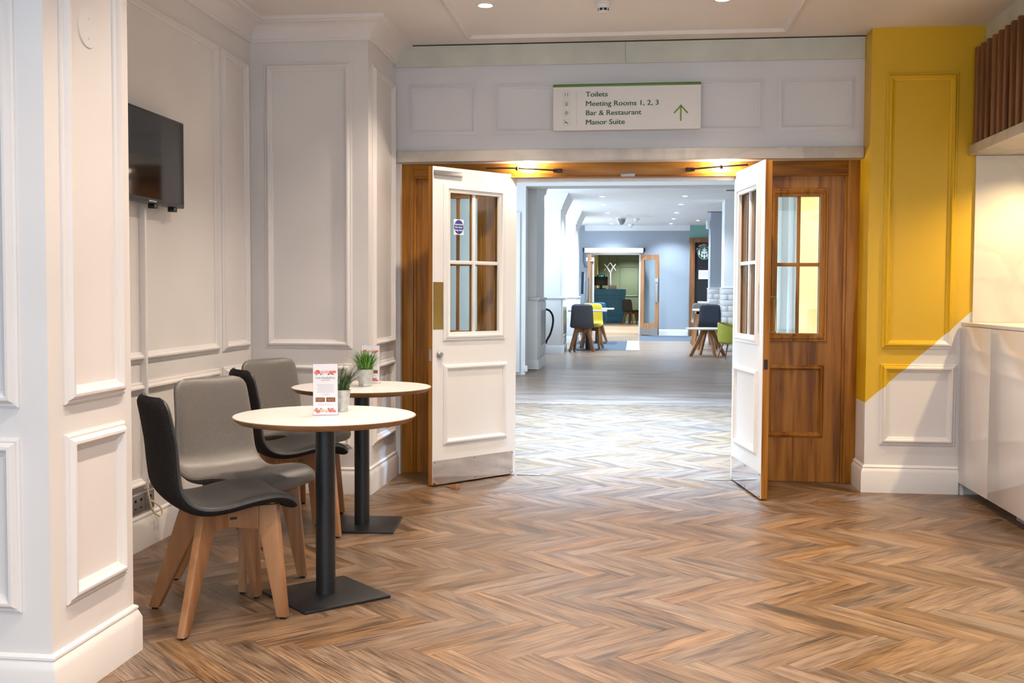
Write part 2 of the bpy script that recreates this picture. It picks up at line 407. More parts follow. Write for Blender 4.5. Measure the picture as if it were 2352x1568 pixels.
for z, o, dx, dy in planks[300:]:
    n = len(vs); u0, v0 = random.random()*50, random.random()*50; L, W = PL-GAP, PW-GAP
    cs = [(0, 0), (L, 0), (L, W), (0, W)]
    for h in (-.004, 0):
        for cx, cyy in cs: q = o+dx*cx+dy*cyy; vs.append((q.x, q.y, h))
    s1 = random.random()
    for f in ((4, 5, 6, 7), (0, 1, 5, 4), (1, 2, 6, 5), (2, 3, 7, 6), (3, 0, 4, 7)):
        fs.append(tuple(n+k for k in f)); uvs += [(cs[k % 4][0]+u0, cs[k % 4][1]+v0) for k in f]; sh.append(s1)
me = bpy.data.meshes.new('planks_beyond'); me.from_pydata(vs, [], fs); uv = me.uv_layers.new(name='UVMap')
for k, c in enumerate(uvs): uv.data[k].uv = c
at = me.attributes.new('shade', 'FLOAT', 'FACE')
for k, c in enumerate(sh): at.data[k].value = c
me.materials.append(PLANKS); po = link('planks_beyond', me, fl); po['kind'] = 'stuff'
# ramp up to the far room and its washed floor
rp_ = MB().add([(-2.6, 12.0, -.1), (2.6, 12.0, -.1), (2.6, 14.8, -.1), (-2.6, 14.8, -.1), (-2.6, 12.0, -.006), (2.6, 12.0, -.006), (2.6, 12.32, 0), (-2.6, 12.32, 0), (2.6, 14.8, .2), (-2.6, 14.8, .2)],
               [(0, 3, 2, 1), (4, 5, 6, 7), (7, 6, 8, 9), (0, 1, 5, 4), (3, 9, 8, 2)]).build('floor_ramp', FARFLOOR)
tag(rp_, 'gently sloping washed oak ramp between lobby and far room', 'floor', kind='structure')
ff = box('floor_far', (-2.6, 4.6, 14.8, 43, 0, .2), FARFLOOR)
tag(ff, 'washed grey oak floor of the far room', 'floor', kind='structure')

# ---------------------------------------------------------------- walls of the near hall
def wall(name, b, mat, label): return tag(box(name, b, mat), label, 'wall', kind='structure')
W_pier = wall('wall_pier', (-4.2, -1.723, 2.967, 3.49, 0, Hc), PAINT, 'white panelled wall pier in the left foreground')
W_left = wall('wall_left', (-2.65, -2.385, 3.49, 6.44, 0, Hc), PAINT, 'white panelled alcove side wall carrying the television')
W_alc = wall('wall_alcove', (-2.65, -1.635, 6.44, 7.42, 0, Hc), PAINT, 'white panelled pier between the alcove and the doors')
box('return_strip', (-1.636, -1.604, 7.2, 7.42, 0, 2.132), PAINT, W_alc)
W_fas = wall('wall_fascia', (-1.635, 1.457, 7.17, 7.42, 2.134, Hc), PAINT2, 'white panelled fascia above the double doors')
W_yel = wall('wall_yellow', (1.457, 4.8, 6.965, 7.42, 0, Hc), YELLOW, 'yellow wall with white lower corner right of the doors')
W_rgt = wall('wall_right', (4.6, 4.8, -3.2, 6.965, 0, Hc), PAINT, 'white wall behind the bar')
rw = MB()
for a, b in ((-4.2, -3.4), (-1.4, -.8), (1.2, 1.8), (3.8, 4.8)): rw.box(a, b, -3.2, -3.05, 0, Hc)
for a, b in ((-3.4, -1.4), (-.8, 1.2), (1.8, 3.8)): rw.box(a, b, -3.2, -3.05, 0, .6); rw.box(a, b, -3.2, -3.05, 2.7, Hc)
tag(rw.build('wall_rear', PAINT), 'white rear wall with three window openings', 'wall', kind='structure')
for k, (a, b) in enumerate(((-3.4, -1.4), (-.8, 1.2), (1.8, 3.8))):
    wn = box('window_%d' % (k+1), (a, b, -3.17, -3.16, .6, 2.7), GLASS); tag(wn, 'rear window pane number %s seen from inside' % ('one', 'two', 'three')[k], 'window', kind='structure')
    f = MB(); P = lambda u, v, h: (u, -3.15+h, v)
    f.frame(a, b, .6, 2.7, [(0, 0), (0, .05), (.05, .05), (.05, 0)], P); f.build('window_frame', TRIM, wn)
wall('wall_left_near', (-4.2, -4.0, -3.2, 2.967, 0, Hc), PAINT, 'white wall left of the viewer beyond the pier')
cl = box('ceiling', (-4.2, 4.8, -3.2, 7.42, Hc, Hc+.1), CEIL); tag(cl, 'white plaster hall ceiling with a raised border moulding', 'ceiling', kind='structure')

MOULD = [(0, 0), (0, .007), (.007, .011), (.012, .010), (.016, .017), (.023, .024), (.031, .025), (.037, .020), (.041, .012), (.047, .009), (.052, .006), (.054, 0)]
def moulding(parent, plane, c, u0, u1, v0, v1, mat, prof=MOULD):
    if plane == '+x': P = lambda u, v, h: (c+h, u, v)
    elif plane == '-y': P = lambda u, v, h: (u, c-h, v)
    elif plane == '-x': P = lambda u, v, h: (c-h, u, v)
    return MB().frame(u0, u1, v0, v1, prof, P).build('panel_moulding', PAINT if mat is TRIM else mat, parent, smooth=True)
UP = (.905, 2.665); LO = (.29, .812)
for z0, z1 in (UP, LO):
    moulding(W_pier, '+x', -1.723, 3.052, 3.43, z0, z1, TRIM)
    moulding(W_pier, '-y', 2.967, -2.75, -1.812, z0, z1, TRIM)
    moulding(W_left, '+x', -2.385, 4.0, 5.905, z0, z1, TRIM)
    moulding(W_left, '+x', -2.385, 5.965, 6.39, z0, z1, TRIM)
    moulding(W_alc, '-y', 6.44, -2.292, -1.737, z0, z1, TRIM)
    moulding(W_alc, '+x', -1.635, 6.53, 7.118, z0, z1, TRIM)
YM = YELLOW
moulding(W_yel, '-y', 6.965, 1.548, 1.985, .915, 2.64, YM); moulding(W_yel, '-y', 6.965, 1.545, 2.008, .303, .818, YM)
SH = [(0, 0), (0, .004), (.010, .006), (.018, .012), (.026, .013), (.032, .005), (.040, .004), (.042, 0)]
for a, b in ((-1.539, -1.068), (-.968, .829), (.910, 1.40)): moulding(W_fas, '-y', 7.17, a, b, 2.316, 2.662, PAINT2, SH)
tag(MB().sweep([(-4.0, 2.967), (-1.723, 2.967), (-1.723, 3.49), (-2.385, 3.49), (-2.385, 6.44), (-1.635, 6.44), (-1.635, 7.25)],
    [(0, 0), (.022, 0), (.022, .118), (.017, .130), (.012, .143), (.009, .147), (.013, .151), (.012, .158), (.005, .163), (0, .166)]).build('baseboard_left', TRIM, smooth=True),
    'tall moulded white skirting along the panelled walls', 'skirting', kind='structure')
tag(MB().sweep([(1.457, 7.25), (1.457, 6.965), (2.03, 6.965)], [(0, 0), (.022, 0), (.022, .130), (.017, .142), (.012, .152), (.009, .156), (.013, .160), (.005, .172), (0, .175)]).build('baseboard_right', TRIM, smooth=True),
    'tall moulded white skirting below the yellow wall', 'skirting', kind='structure')
cv = [(0, 2.790), (.012, 2.790), (.014, 2.800), (.022, 2.806)]
for k in range(9):
    a = math.pi/2*k/8; cv.append((.022+.082*(1-math.cos(a)), 2.808+.082*math.sin(a)))
cv += [(.106, 2.896), (.124, 2.898), (.126, 2.908), (.126, Hc), (0, Hc)]
tag(MB().sweep([(-2.385, 3.49), (-2.385, 6.44), (-1.635, 6.44), (-1.635, 7.168)], cv).build('trim_1', CEIL, smooth=True), 'white coved cornice round the alcove ceiling', 'cornice', kind='structure')
cf = MB().frame(-1.12, .955, -1.5, 6.965, [(0, 0), (0, .006), (.010, .010), (.024, .020), (.034, .020), (.044, .010), (.05, 0)], lambda u, v, h: (u, v, Hc-h))
tag(cf.build('trim_2', CEIL, smooth=True), 'raised rectangular border moulding on the ceiling', 'moulding', kind='structure')
# glass band over the fascia, and the stone ledge
gb = thing('glass_band', 'greenish glass strip between fascia and ceiling', 'glass strip', (0, 7.16, 2.774))
for a, b in ((-1.63, -.081), (-.079, 1.455)): box('glass_panel', (a, b, -.008, .008, 0, .138), GLASSG, gb)
gl_ = box('shadow_gap', (-1.63, 1.455, -.006, .008, .138, .1455), DARKMETAL, gb)
sl = MB().box(-1.632, 1.456, 7.125, 7.169, 2.134, 2.211).build('stone_ledge', STONE, bevel=.008)
tag(sl, 'pale stone ledge running below the fascia', 'ledge')

# ---------------------------------------------------------------- door screen: frame, side leaves, doors
FY0, FY1 = 7.25, 7.34
fr = thing('trim_3', 'oak frame around the double doors and side leaves', 'door frame', (0, 7.29, 0), kind='structure')
def fbox(name, x0, x1, z0, z1, mat, y0=-.04, y1=.05): return box(name, (x0, x1, y0, y1, z0, z1), mat, fr, bevel=.004)
fbox('jamb', -1.605, -1.525, 0, 2.134, OAKV); fbox('jamb', 1.380, 1.457, 0, 2.134, OAKV)
fbox('post', -.935, -.850, 0, 2.04, OAKV); fbox('post', .695, .79, 0, 2.04, OAKV)
fbox('head', -1.525, 1.38, 2.045, 2.134, OAKH)
fbox('head_bead', -1.525, 1.38, 2.036, 2.046, OAKH, -.046, .0)
fbox('white_head_lining', -.83, .68, 2.014, 2.037, DOORWHITE, .0, .06)
for x0, x1 in ((-1.525, -1.505), (1.362, 1.38)): fbox('jamb_bead', x0, x1, 0, 2.046, OAKV, -.034, .03)

def frame_mould(parent, x0, x1, z0, z1, y, sgn, mat, prof, name):
    return MB().frame(x0, x1, z0, z1, prof, lambda u, v, h: (u, y+sgn*h, v)).build(name, mat, parent, smooth=True)
GM = [(0, 0), (0, .008), (.006, .012), (.014, .011), (.02, .018), (.03, .020), (.036, .014), (.046, .010), (.054, .008), (.056, -.012)]
PMD = [(0, 0), (0, .007), (.006, .010), (.012, .017), (.022, .018), (.028, .010), (.034, .007), (.036, 0)]
def leaf(root, w, h, g, pn, th, wsgn, zb=.012):
    """door leaf in local coords: x 0..w from hinge, thickness in y; wsgn = side of the white face (+1/-1)
       g=(x0,x1,z0,z1) glazing, pn = lower panel"""
    wf = wsgn*th/2
    def slab(nm, mv, mh, y0, y1):
        m = MB(); gx0, gx1, gz0, gz1 = g
        m.box(0, gx0, y0, y1, zb, h); m.box(gx1, w, y0, y1, zb, h)
        m.box(gx0, gx1, y0, y1, gz1, h); m.box(gx0, gx1, y0, y1, zb, gz0)
        return m.build(nm, mv, root)
    y0, y1 = sorted((-wf, wf-wsgn*.004)); slab('oak_leaf', OAKV, OAKH, y0, y1)
    y0, y1 = sorted((wf-wsgn*.004, wf)); slab('painted_face', DOORWHITE, DOORWHITE, y0, y1)
    gx0, gx1, gz0, gz1 = g; mxm = (gx0+gx1)/2; mz = 1.452
    for x0, x1, z0, z1 in ((gx0, mxm, gz0, mz), (mxm, gx1, gz0, mz), (gx0, mxm, mz, gz1), (mxm, gx1, mz, gz1)):
        box('glass_pane', (x0, x1, -.003, .003, z0, z1), GLASS, root)
    t = .012
    for sgn, mt in ((wsgn, DOORWHITE), (-wsgn, OAKV)):
        y0, y1 = sorted((0.003*sgn, sgn*th*.42))
        box('glazing_bar', (mxm-t, mxm+t, y0, y1, gz0, gz1), mt, root, .003); sh_ = .0006*sgn; box('glazing_bar', (gx0, gx1, y0+.0006 if sgn < 0 else y0, y1-(sh_ if sgn > 0 else 0), mz-t, mz+t), mt if mt is DOORWHITE else OAKH, root, .003)
        e = .042
        frame_mould(root, gx0-e, gx1+e, gz0-e, gz1+e, sgn*th/2, sgn, mt, GM, 'glazing_moulding')
        frame_mould(root, pn[0], pn[1], pn[2], pn[3], sgn*th/2, sgn, mt, PMD, 'panel_moulding')
def fire_sticker(root, x, z, y, sgn):
    st = MB().box(x-.042, x+.042, y-.0006, y+.0006, z-.05, z+.05).build('door_sticker', WHITEP, root)
    st['label'] = 'white sticker with blue disc and fire door notice'
    rot = (R(90), 0, 0) if sgn < 0 else (R(90), 0, R(180))
    d = MB().prism([(x+.040*math.cos(a*math.pi/16), y+sgn*.0006, z+.046*math.sin(a*math.pi/16)) for a in range(32)], (0, sgn*.0006, 0)).build('blue_disc', BLUEP, st)
    for k, s in enumerate(('Automatic', 'Fire door', 'keep clear')):
        lettering(s, .0165, WHITEP, st, (x, y+sgn*.0014, z+.012-.0185*k), rot, 'CENTER', .0004)
DW, DH, DT = .736, 2.06, .044
def door(name, hinge, free, wsgn, label, gl, pn):
    rz = math.atan2(free[1]-hinge[1], free[0]-hinge[0])
    d = Vector((math.cos(rz), math.sin(rz))); n = Vector((-d.y, d.x))*wsgn
    o = Vector(hinge)-n*DT/2                   # the measured line is the white face
    root = thing(name, label, 'door', (o.x, o.y, 0), rz, kind='structure')
    leaf(root, DW, DH, gl, pn, DT, wsgn)
    wf = wsgn*DT/2
    def face(nm, x0, x1, z0, z1, t, mt, bevel=0, side=1):
        y0, y1 = sorted((side*wf, side*(wf+wsgn*t))); return box(nm, (x0, x1, y0, y1, z0, z1), mt, root, bevel)
    kp = face('kick_plate', .026, DW, .012, .168, .0015, STEEL)
    for x in (.03, .375, .718):
        for z in (.024, .157): MB().lathe([(.004, 0), (.003, .0015)], 10).build('screw', DARKMETAL, kp, loc=(x, wf+wsgn*.0015, z), rot=(R(-90*wsgn), 0, 0))
    return root, face, wf
# left door: x measured from the hinge = DW - s
L, Lface, lw = door('door_1', (-.814, 7.290), (-1.288, 6.726), 1, 'white glazed door with blue sticker, propped open beside the tables',
              (DW-.583, DW-.127, .985, 1.913), (DW-.648, DW-.088, .267, .787))
Lface('push_plate', DW-.085, DW-.003, 1.018, 1.322, .0015, BRASS)
pk = MB().lathe([(.020, 0), (.024, .004), (.022, .012), (.016, .018), (.016, .024), (.012, .026)], 24).build('lock_cylinder', STEELS, L, smooth=True, loc=(DW-.055, lw, .856), rot=(R(-90), 0, 0))
box('latch_plate', (DW-.001, DW+.0015, -.012, .012, .815, .89), STEELS, L)
clb = Lface('closer_rail', DW-.235, DW-.005, 2.005, 2.035, .02, GREYMETAL, .003)
fire_sticker(L, DW-.232, 1.683, .0042, 1)
Rr, Rface, rw_ = door('door_2', (.652, 7.288), (.765, 6.561), -1, 'white glazed door standing wide open before the oak side leaf',
              (DW-.60, DW-.13, .985, 1.913), (DW-.648, DW-.088, .267, .787))
Rface('push_plate', DW-.085, DW-.02, 1.02, 1.32, .0015, STEELS)
fire_sticker(Rr, DW-.205, 1.683, -.0042, -1)
MB().tube([(DW-.07, DT/2, 1.235), (DW-.07, DT/2+.045, 1.24), (DW-.07, DT/2+.052, 1.225), (DW-.07, DT/2+.052, 1.035), (DW-.07, DT/2+.045, 1.02), (DW-.07, DT/2, 1.025)], .008, 10).build('pull_handle', BRASS, Rr, smooth=True)
box('latch_plate', (DW-.001, DW+.0015, -.012, .012, .80, .86), DARKMETAL, Rr)
MB().tube([(DW-.07, -DT/2, 1.235), (DW-.07, -DT/2-.045, 1.24), (DW-.07, -DT/2-.052, 1.225), (DW-.07, -DT/2-.052, 1.035), (DW-.07, -DT/2-.045, 1.02), (DW-.07, -DT/2, 1.025)], .008, 10).build('pull_handle', BRASS, L, smooth=True)
# fixed side leaves: oak towards the hall, white towards the lobby
s3 = thing('door_3', 'fixed oak side leaf half hidden behind the left door', 'door', (-1.525, 7.30, 0), 0, kind='structure')
leaf(s3, .59, 2.036, (.155, .455, .982, 1.915), (.113, .487, .30, .785), .044, 1, .002)
s4 = thing('door_4', 'fixed oak side leaf with four panes next to the yellow wall', 'door', (.79, 7.30, 0), 0, kind='structure')
leaf(s4, .59, 2.036, (.134, .432, .982, 1.915), (.088, .462, .30, .785), .044, 1, .002)
# closer arms between door tops and head
def closer(x0, x1, x2, y2, label):
    c = thing('door_closer', label, 'door closer', (x0, 7.243, 2.082))
    box('bracket', (-.03, .03, -.016, .006, -.012, .012), DARKMETAL, c, .003)
    MB().tube([(0, -.012, 0), (x1-x0, -.06, .012)], .006, 8).build('arm', DARKMETAL, c)
    MB().tube([(x1-x0, -.06, .012), (x2-x0, y2, .004)], .006, 8).build('arm', DARKMETAL, c)
    MB().lathe([(.010, -.012), (.010, .012)], 12, (x1-x0, -.06, .008)).build('elbow_joint', DARKMETAL, c)
closer(-.53, -.80, -1.0, -.14, 'jointed closer arm above the left white door')
closer(.355, .555, .71, -.20, 'jointed closer arm above the right white door')
st = MB().box(-.105, -.01, 7.18, 7.245, 2.038, 2.052).build('door_stop', GREYMETAL, bevel=.002); tag(st, 'small metal door stop at the centre of the oak head', 'door stop')
for (a, b, y, lab) in ((-.80, -.635, 7.275, 'floor pivot plate at the foot of the left door'), (.475, .665, 7.262, 'floor pivot plate at the foot of the right door')):
    tag(MB().box(a, b, y-.012, y+.012, 0, .008).build('pivot_plate', STEELS, bevel=.002), lab, 'pivot plate')
wd = MB().prism([(0, -.017, 0), (.115, -.017, 0), (.115, -.017, .033), (.045, -.017, .012), (0, -.017, .004)], (0, .034, 0)).build('door_wedge', BEECH, bevel=.002, loc=(-1.20, 6.765, 0), rot=(0, 0, R(-42)))
tag(wd, 'small wooden wedge propping the left white door', 'door wedge')

# ---------------------------------------------------------------- lamps
def downlight(loc, power, color, label, group, glow, r=.042, cone=118, ring=TRIM, blend=.7):
    d = thing('downlight', label, 'downlight', loc, 0, group)
    MB().lathe([(r*1.25, 0), (r*1.25, -.004), (r, -.006), (r*.92, -.002), (r*.92, 0)], 28, cap=False).build('bezel', ring, d, smooth=True)
    MB().lathe([(r*.92, -.0015), (r*.6, -.0035), (.002, -.004)], 28).build('lens', glow, d)
    l = bpy.data.lights.new('lamp', 'SPOT'); l.energy = power; l.color = color; l.spot_size = R(cone); l.spot_blend = blend; l.shadow_soft_size = r*.8
    o = bpy.data.objects.new('lamp', l); COL.objects.link(o); o.parent = d; o.location = (0, 0, -.012)
    return d
rowname = {6.2: 'nearest the fascia', 4.9: 'in the second row from the fascia', 3.6: 'in the third row from the fascia', 2.3: 'in the fourth row from the fascia', 1.0: 'in the row above the viewer', -.6: 'in the rear row'}
for y in (6.2, 4.9, 3.6, 2.3, 1.0, -.6):
    for x, side in ((-.88, 'left'), (.474, 'right')):
        downlight((x, y, Hc), P_HALL, WARM, 'round %s hand ceiling spotlight %s' % (side, rowname[y]), 'hall ceiling spotlights', SPOTW)
for x, s_ in ((-.74, 'left'), (.565, 'right')):
    d = thing('soffit_light', 'small bright spotlight under the ledge above the %s white door' % s_, 'spotlight', (x, 7.20, 2.133))
    MB().lathe([(.022, 0), (.022, -.006), (.003, -.007)], 20).build('lens', SPOTW, d)
    l = bpy.data.lights.new('lamp', 'POINT'); l.energy = 7; l.color = (1, .9, .75); l.shadow_soft_size = .015
    o = bpy.data.objects.new('lamp', l); COL.objects.link(o); o.parent = d; o.location = (0, 0, -.03)
sd = thing('smoke_detector', 'white smoke detector on the hall ceiling between two spotlights', 'smoke detector', (-.199, 6.23, Hc))
MB().lathe([(.048, 0), (.048, -.008), (.040, -.010), (.037, -.03), (.034, -.033)], 32).build('body', PLASTIC, sd, smooth=True)
MB().lathe([(.032, -.033), (.031, -.047)], 24).build('sensor_slots', BLACKP, sd)
for k in range(8):
    a = k*math.pi/4; MB().box(-.003, .003, .029, .034, -.048, -.032).build('rib', PLASTIC, sd, rot=(0, 0, a))
MB().lathe([(.033, -.047), (.030, -.054), (.024, -.057), (.003, -.058)], 32).build('cap', PLASTIC, sd, smooth=True)

# ---------------------------------------------------------------- direction sign
sg = thing('direction_sign', 'white direction sign with green lettering hung on the fascia', 'sign', (-.069, 7.085, 2.326)); sg.rotation_euler = (0, R(-.25), R(.4))
SW = .481
MB().box(-SW, SW, -.006, .006, 0, .30).build('sign_board', SIGNW, sg, bevel=.004)
MB().box(-SW, SW, -.0075, .006, .283, .302).build('green_strip', GREENM, sg, bevel=.002)
for x in (-.12, .12): box('standoff', (x-.03, x+.03, .006, .085, .05, .25), PLASTIC, sg)
ly = -.0068
for k, (s, w_) in enumerate((('Toilets', 0), ('Meeting Rooms 1, 2, 3', 0), ('Bar & Restaurant', 0), ('Manor Suite', 0))):
    lettering(s, .0465, GREEND, sg, (-.268, ly, .2185-.0605*k), bold=.0008, sx=1.13)
    z = .2195-.0605*k
    ib = MB(); P = lambda u, v, h: (u, -.0062-h, v); ib.frame(-.415, -.371, z-.005, z+.039, [(0, 0), (0, .0005), (.0012, .0005), (.0012, 0)], P)
    pic = ib.build('icon', GREENP, sg)
    m = MB()
    def poly(pts, mm): mm.prism([(-.393+px*.001, -.0062, z+.017+pz*.001) for px, pz in pts], (0, -.0006, 0))
    circ = lambda cx, cz, r: [(cx+r*math.cos(a*math.pi/8), cz+r*math.sin(a*math.pi/8)) for a in range(16)]
    if k == 0:
        for sx in (-8, 8): poly(circ(sx, 11, 3), m); poly([(sx-4, 7), (sx+4, 7), (sx+5, -3), (sx+2, -14), (sx-2, -14), (sx-5, -3)], m)
    elif k == 1:
        poly([(-10, -13), (10, -13), (10, -8), (-10, -8)], m); poly([(-2, -8), (2, -8), (3, 4), (-3, 4)], m); poly(circ(0, 8, 3.5), m); poly([(-10, -6), (-7, -6), (-7, 12), (-10, 12)], m); poly([(7, -6), (10, -6), (10, 12), (7, 12)], m)
    elif k == 2:
        poly(circ(0, 0, 13), m)
    else:
        poly([(-14, 12), (-10, 15), (-8, 5), (4, 1), (14, -8), (12, -10), (6, -6), (7, -13), (3, -13), (1, -6), (-5, -7), (-9, -13), (-12, -12), (-9, -3), (-12, 4)], m)
    m.build('pictogram', GREENP if k in (0, 2) else GREENA, pic)
box('divider_line', (-.3265, -.3255, -.0066, -.006, .03, .262), GREENP, sg)
ar = MB()
def bar(m, p, q, t):
    p, q = Vector(p), Vector(q); d = (q-p).normalized(); n = Vector((-d.y, d.x))*t
    c = [p-n-d*t*.7, p+n-d*t*.7, q+n+d*t*.7, q-n+d*t*.7]
    m.prism([(v.x, -.0062, v.y) for v in c], (0, -.0006, 0))
bar(ar, (.352, .055), (.352, .148), .0052); bar(ar, (.352, .150), (.310, .104), .0052); bar(ar, (.352, .150), (.394, .104), .0052)
ar.build('arrow', GREENA, sg)

# ---------------------------------------------------------------- television, cable, sockets
tv = thing('television', 'flat black television mounted on the panelled alcove wall', 'television', (-2.322, 4.90, 1.675))
MB().box(-.028, .022, -.365, .365, 0, .435).build('casing', BLACKP, tv, bevel=.006)
box('screen', (.0215, .0235, -.352, .352, .022, .422), SCREEN, tv)
box('logo_strip', (.0225, .0245, -.04, .04, .006, .012), STEELS, tv)
MB().box(-.062, -.028, -.15, .15, .12, .32).build('wall_bracket', BLACKP, tv)
for y in (.06, .28): MB().box(-.022, .012, y-.02, y+.02, -.022, 0).build('foot_clip', BLACKP, tv, bevel=.002)
cc = MB().box(-2.385, -2.352, 4.925, 4.947, .29, 1.66).build('cable_conduit', TRIM, bevel=.003); tag(cc, 'thin white cable conduit running down from the television', 'conduit')
cb_ = MB().tube([(-2.36, 4.936, .295), (-2.352, 4.938, .25), (-2.345, 4.945, .20), (-2.338, 4.965, .165), (-2.325, 4.99, .145), (-2.32, 5.012, .15), (-2.322, 5.015, .175), (-2.335, 5.0, .20), (-2.352, 4.985, .218), (-2.365, 4.975, .226)], .0048, 8)
tag(cb_.build('power_cable', CABLE, smooth=True), 'cream cable looping from conduit to wall socket', 'cable')
for k, (y0, y1, lab) in enumerate(((4.80, 4.94, 'steel double socket behind the loop of cable'), (4.955, 5.045, 'steel socket plate with the cream plug'))):
    so = MB().box(-2.385, -2.375, y0, y1, .178, .268).build('wall_socket', GREYMETAL, bevel=.003); tag(so, lab, 'socket')
    ym = (y0+y1)/2
    for q in ((-.03, .03) if k == 0 else (0,)):
        box('switch', (-2.376, -2.369, ym+q-.005, ym+q+.005, .238, .250), DARKMETAL, so); box('socket_slot', (-2.376, -2.372, ym+q-.009, ym+q+.009, .203, .208), BLACKP, so)
vp = thing('blank_cover', 'round painted cover plate high on the left foreground pier', 'cover plate', (-1.723, 3.225, 2.078))
MB().lathe([(.062, 0), (.060, .004), (.002, .0045)], 36).build('disc', PAINT, vp, rot=(0, R(90), 0))
for z in (-.03, .03): MB().lathe([(.004, 0), (.003, .002)], 10).build('screw', TRIM, vp, loc=(.0045, 0, z), rot=(0, R(90), 0))

# ---------------------------------------------------------------- chairs
PROF = [(-.272, .868), (-.256, .81), (-.236, .70), (-.218, .59), (-.200, .518), (-.160, .468), (-.10, .443), (-.02, .444), (.08, .462), (.165, .468), (.222, .452), (.262, .415)]
HW = [.185, .192, .200, .207, .213, .219, .221, .221, .219, .214, .208, .198]
def shell(nu=9, n=4):
    """returns inner and outer surface meshes of the seat-and-back shell"""
    pr = crom(PROF, n); hw = [v.x for v in crom([(a, 0) for a in HW], n)]
    s = [0]
    for a, b in zip(pr, pr[1:]): s.append(s[-1]+(b-a).length)
    Lt = s[-1]; rc = .055; th = .0235
    ins = []; outs = []; us = [math.sin(math.pi/2*(-1+2*k/(2*nu))) for k in range(2*nu+1)]
    for i, p in enumerate(pr):
        t = (pr[min(i+1, len(pr)-1)]-pr[max(i-1, 0)]).normalized(); nrm = Vector((-t.y, t.x))
        if nrm.dot(Vector((.6, .8))) < 0: nrm = -nrm
        e = min(s[i], Lt-s[i]); w_ = hw[i]
        if e < rc: w_ = w_-rc+math.sqrt(max(0, rc*rc-(rc-e)**2))
        back = max(0, min(1, (p.y-.45)/.25))
        for u in us:
            k = max(0.0, 1-abs(u)**9)**.5
            k *= min(1, (max(e, 0)/.028)**.5) if e < .028 else 1
            wrap = .028*u*u*back; lift = .012*u*u*(1-back)
            cy, cz = p.x+wrap, p.y+lift
            ins.append((u*w_, cy+nrm.x*th*k, cz+nrm.y*th*k)); outs.append((u*w_, cy-nrm.x*th*k, cz-nrm.y*th*k))
    m = 2*nu+1; fs = [(i*m+j, i*m+j+1, (i+1)*m+j+1, (i+1)*m+j) for i in range(len(pr)-1) for j in range(m-1)]
    return (ins, fs), (outs, fs)
SHELLS = {9: shell(9, 4), 4: shell(4, 2)}
def arch(ang, mat, parent):
    """one of the two crossed wooden arches: two legs and a rail, in the vertical plane through the crossing"""
    d = Vector((math.cos(ang), math.sin(ang), 0)); n = Vector((-d.y, d.x, 0))*.015; c0 = Vector((0, .035, 0))
    fw = 1 if d.y > 0 else -1
    def pt(r, z): return c0+d*r+Vector((0, 0, z))
    fr_top, fr_ft, rr_top, rr_ft = .212, .252, .190, .335
    def legpoly(sg, top, ft): return [pt(sg*top, .444 if sg > 0 else .426), pt(sg*ft, .008), pt(sg*(ft-.042), .008), pt(sg*(top-.072), .345), pt(sg*(top-.072), .436 if sg > 0 else .424)]
    for sg, top, ft in ((1, fr_top, fr_ft), (-1, rr_top, rr_ft)):
        lg = MB().prism([p-n for p in legpoly(sg, top, ft)], n*2).build('leg', mat, parent, bevel=.003)
        MB().lathe([(.011, 0), (.013, .008)], 12, tuple(pt(sg*(ft-.021), 0))).build('glide', BLACKP, lg)
    return MB().prism([p-n for p in (pt(fr_top-.073, .345), pt(fr_top-.073, .434), pt(-rr_top+.073, .424), pt(-rr_top+.073, .345))], n*2).build('cross_rail', mat, parent, bevel=.002)
def make_chair(label, loc, rz, inner, outer, group, nu=9, tagged=True):
    c = thing('dining_chair', label, 'chair', loc, rz, group)
    for (vs, fs), nm, mt in zip(SHELLS[nu], ('seat_upholstery', 'outer_cover'), (inner, outer)):
        m = MB(); m.add(vs, fs); o = m.build(nm, mt, c, smooth=True)
    arch(R(46), BEECH, c); arch(R(134), BEECH, c)
    if tagged: box('fabric_tag', (.196, .206, -.012, .012, .412, .420), BLACKP, c)
    return c
G1 = 'upholstered chairs at the alcove tables'
face = lambda deg: R(deg-90)
make_chair('charcoal chair with black back nearest the viewer, at the front table', (-1.59, 3.923, 0), face(37.8), CHAR, CHARB, G1)
make_chair('taupe grey chair facing the front table from the television wall', (-1.697, 4.475, 0), face(-32.3), GREY, GREYB, G1)
make_chair('charcoal chair with black back behind the taupe chair, at the rear table', (-1.76, 5.28, 0), face(35.4), CHAR, CHARB, G1)
make_chair('grey chair in the alcove corner behind the rear table', (-1.90, 5.82, 0), face(-32), GREY, GREYB, G1)

# ---------------------------------------------------------------- tables and what stands on them
def round_table(loc, rot, label, R_=.372, H=.75, lod=64):
    t = thing('round_table', label, 'table', loc, rot, 'round tables in the alcove')
    MB().lathe([(R_-.004, H-.003), (R_-.004, H)], lod).build('laminate_top', LAMIN, t)
    MB().lathe([(R_-.055, H-.030), (R_-.022, H-.024), (R_-.001, H-.004), (R_, H-.002), (R_-.004, H-.0015)], lod).build('bevelled_edge', PLY, t, smooth=True)
    MB().lathe([(.040, .012), (.040, H-.03)], 36).build('column', BLACKM, t, smooth=True)
    MB().lathe([(.15, H-.036), (.15, H-.029)], 24).build('mounting_plate', BLACKM, t)
    MB().box(-.195, .195, -.195, .195, 0, .012).build('base_plate', BLACKM, t, bevel=.004)
    return t
TA, TB = (-1.26, 4.245, 0), (-1.45, 5.565, 0)
round_table(TA, R(45), 'round table with cream lit top nearest the viewer'); round_table(TB, R(5), 'round white-topped table by the corner pilaster')
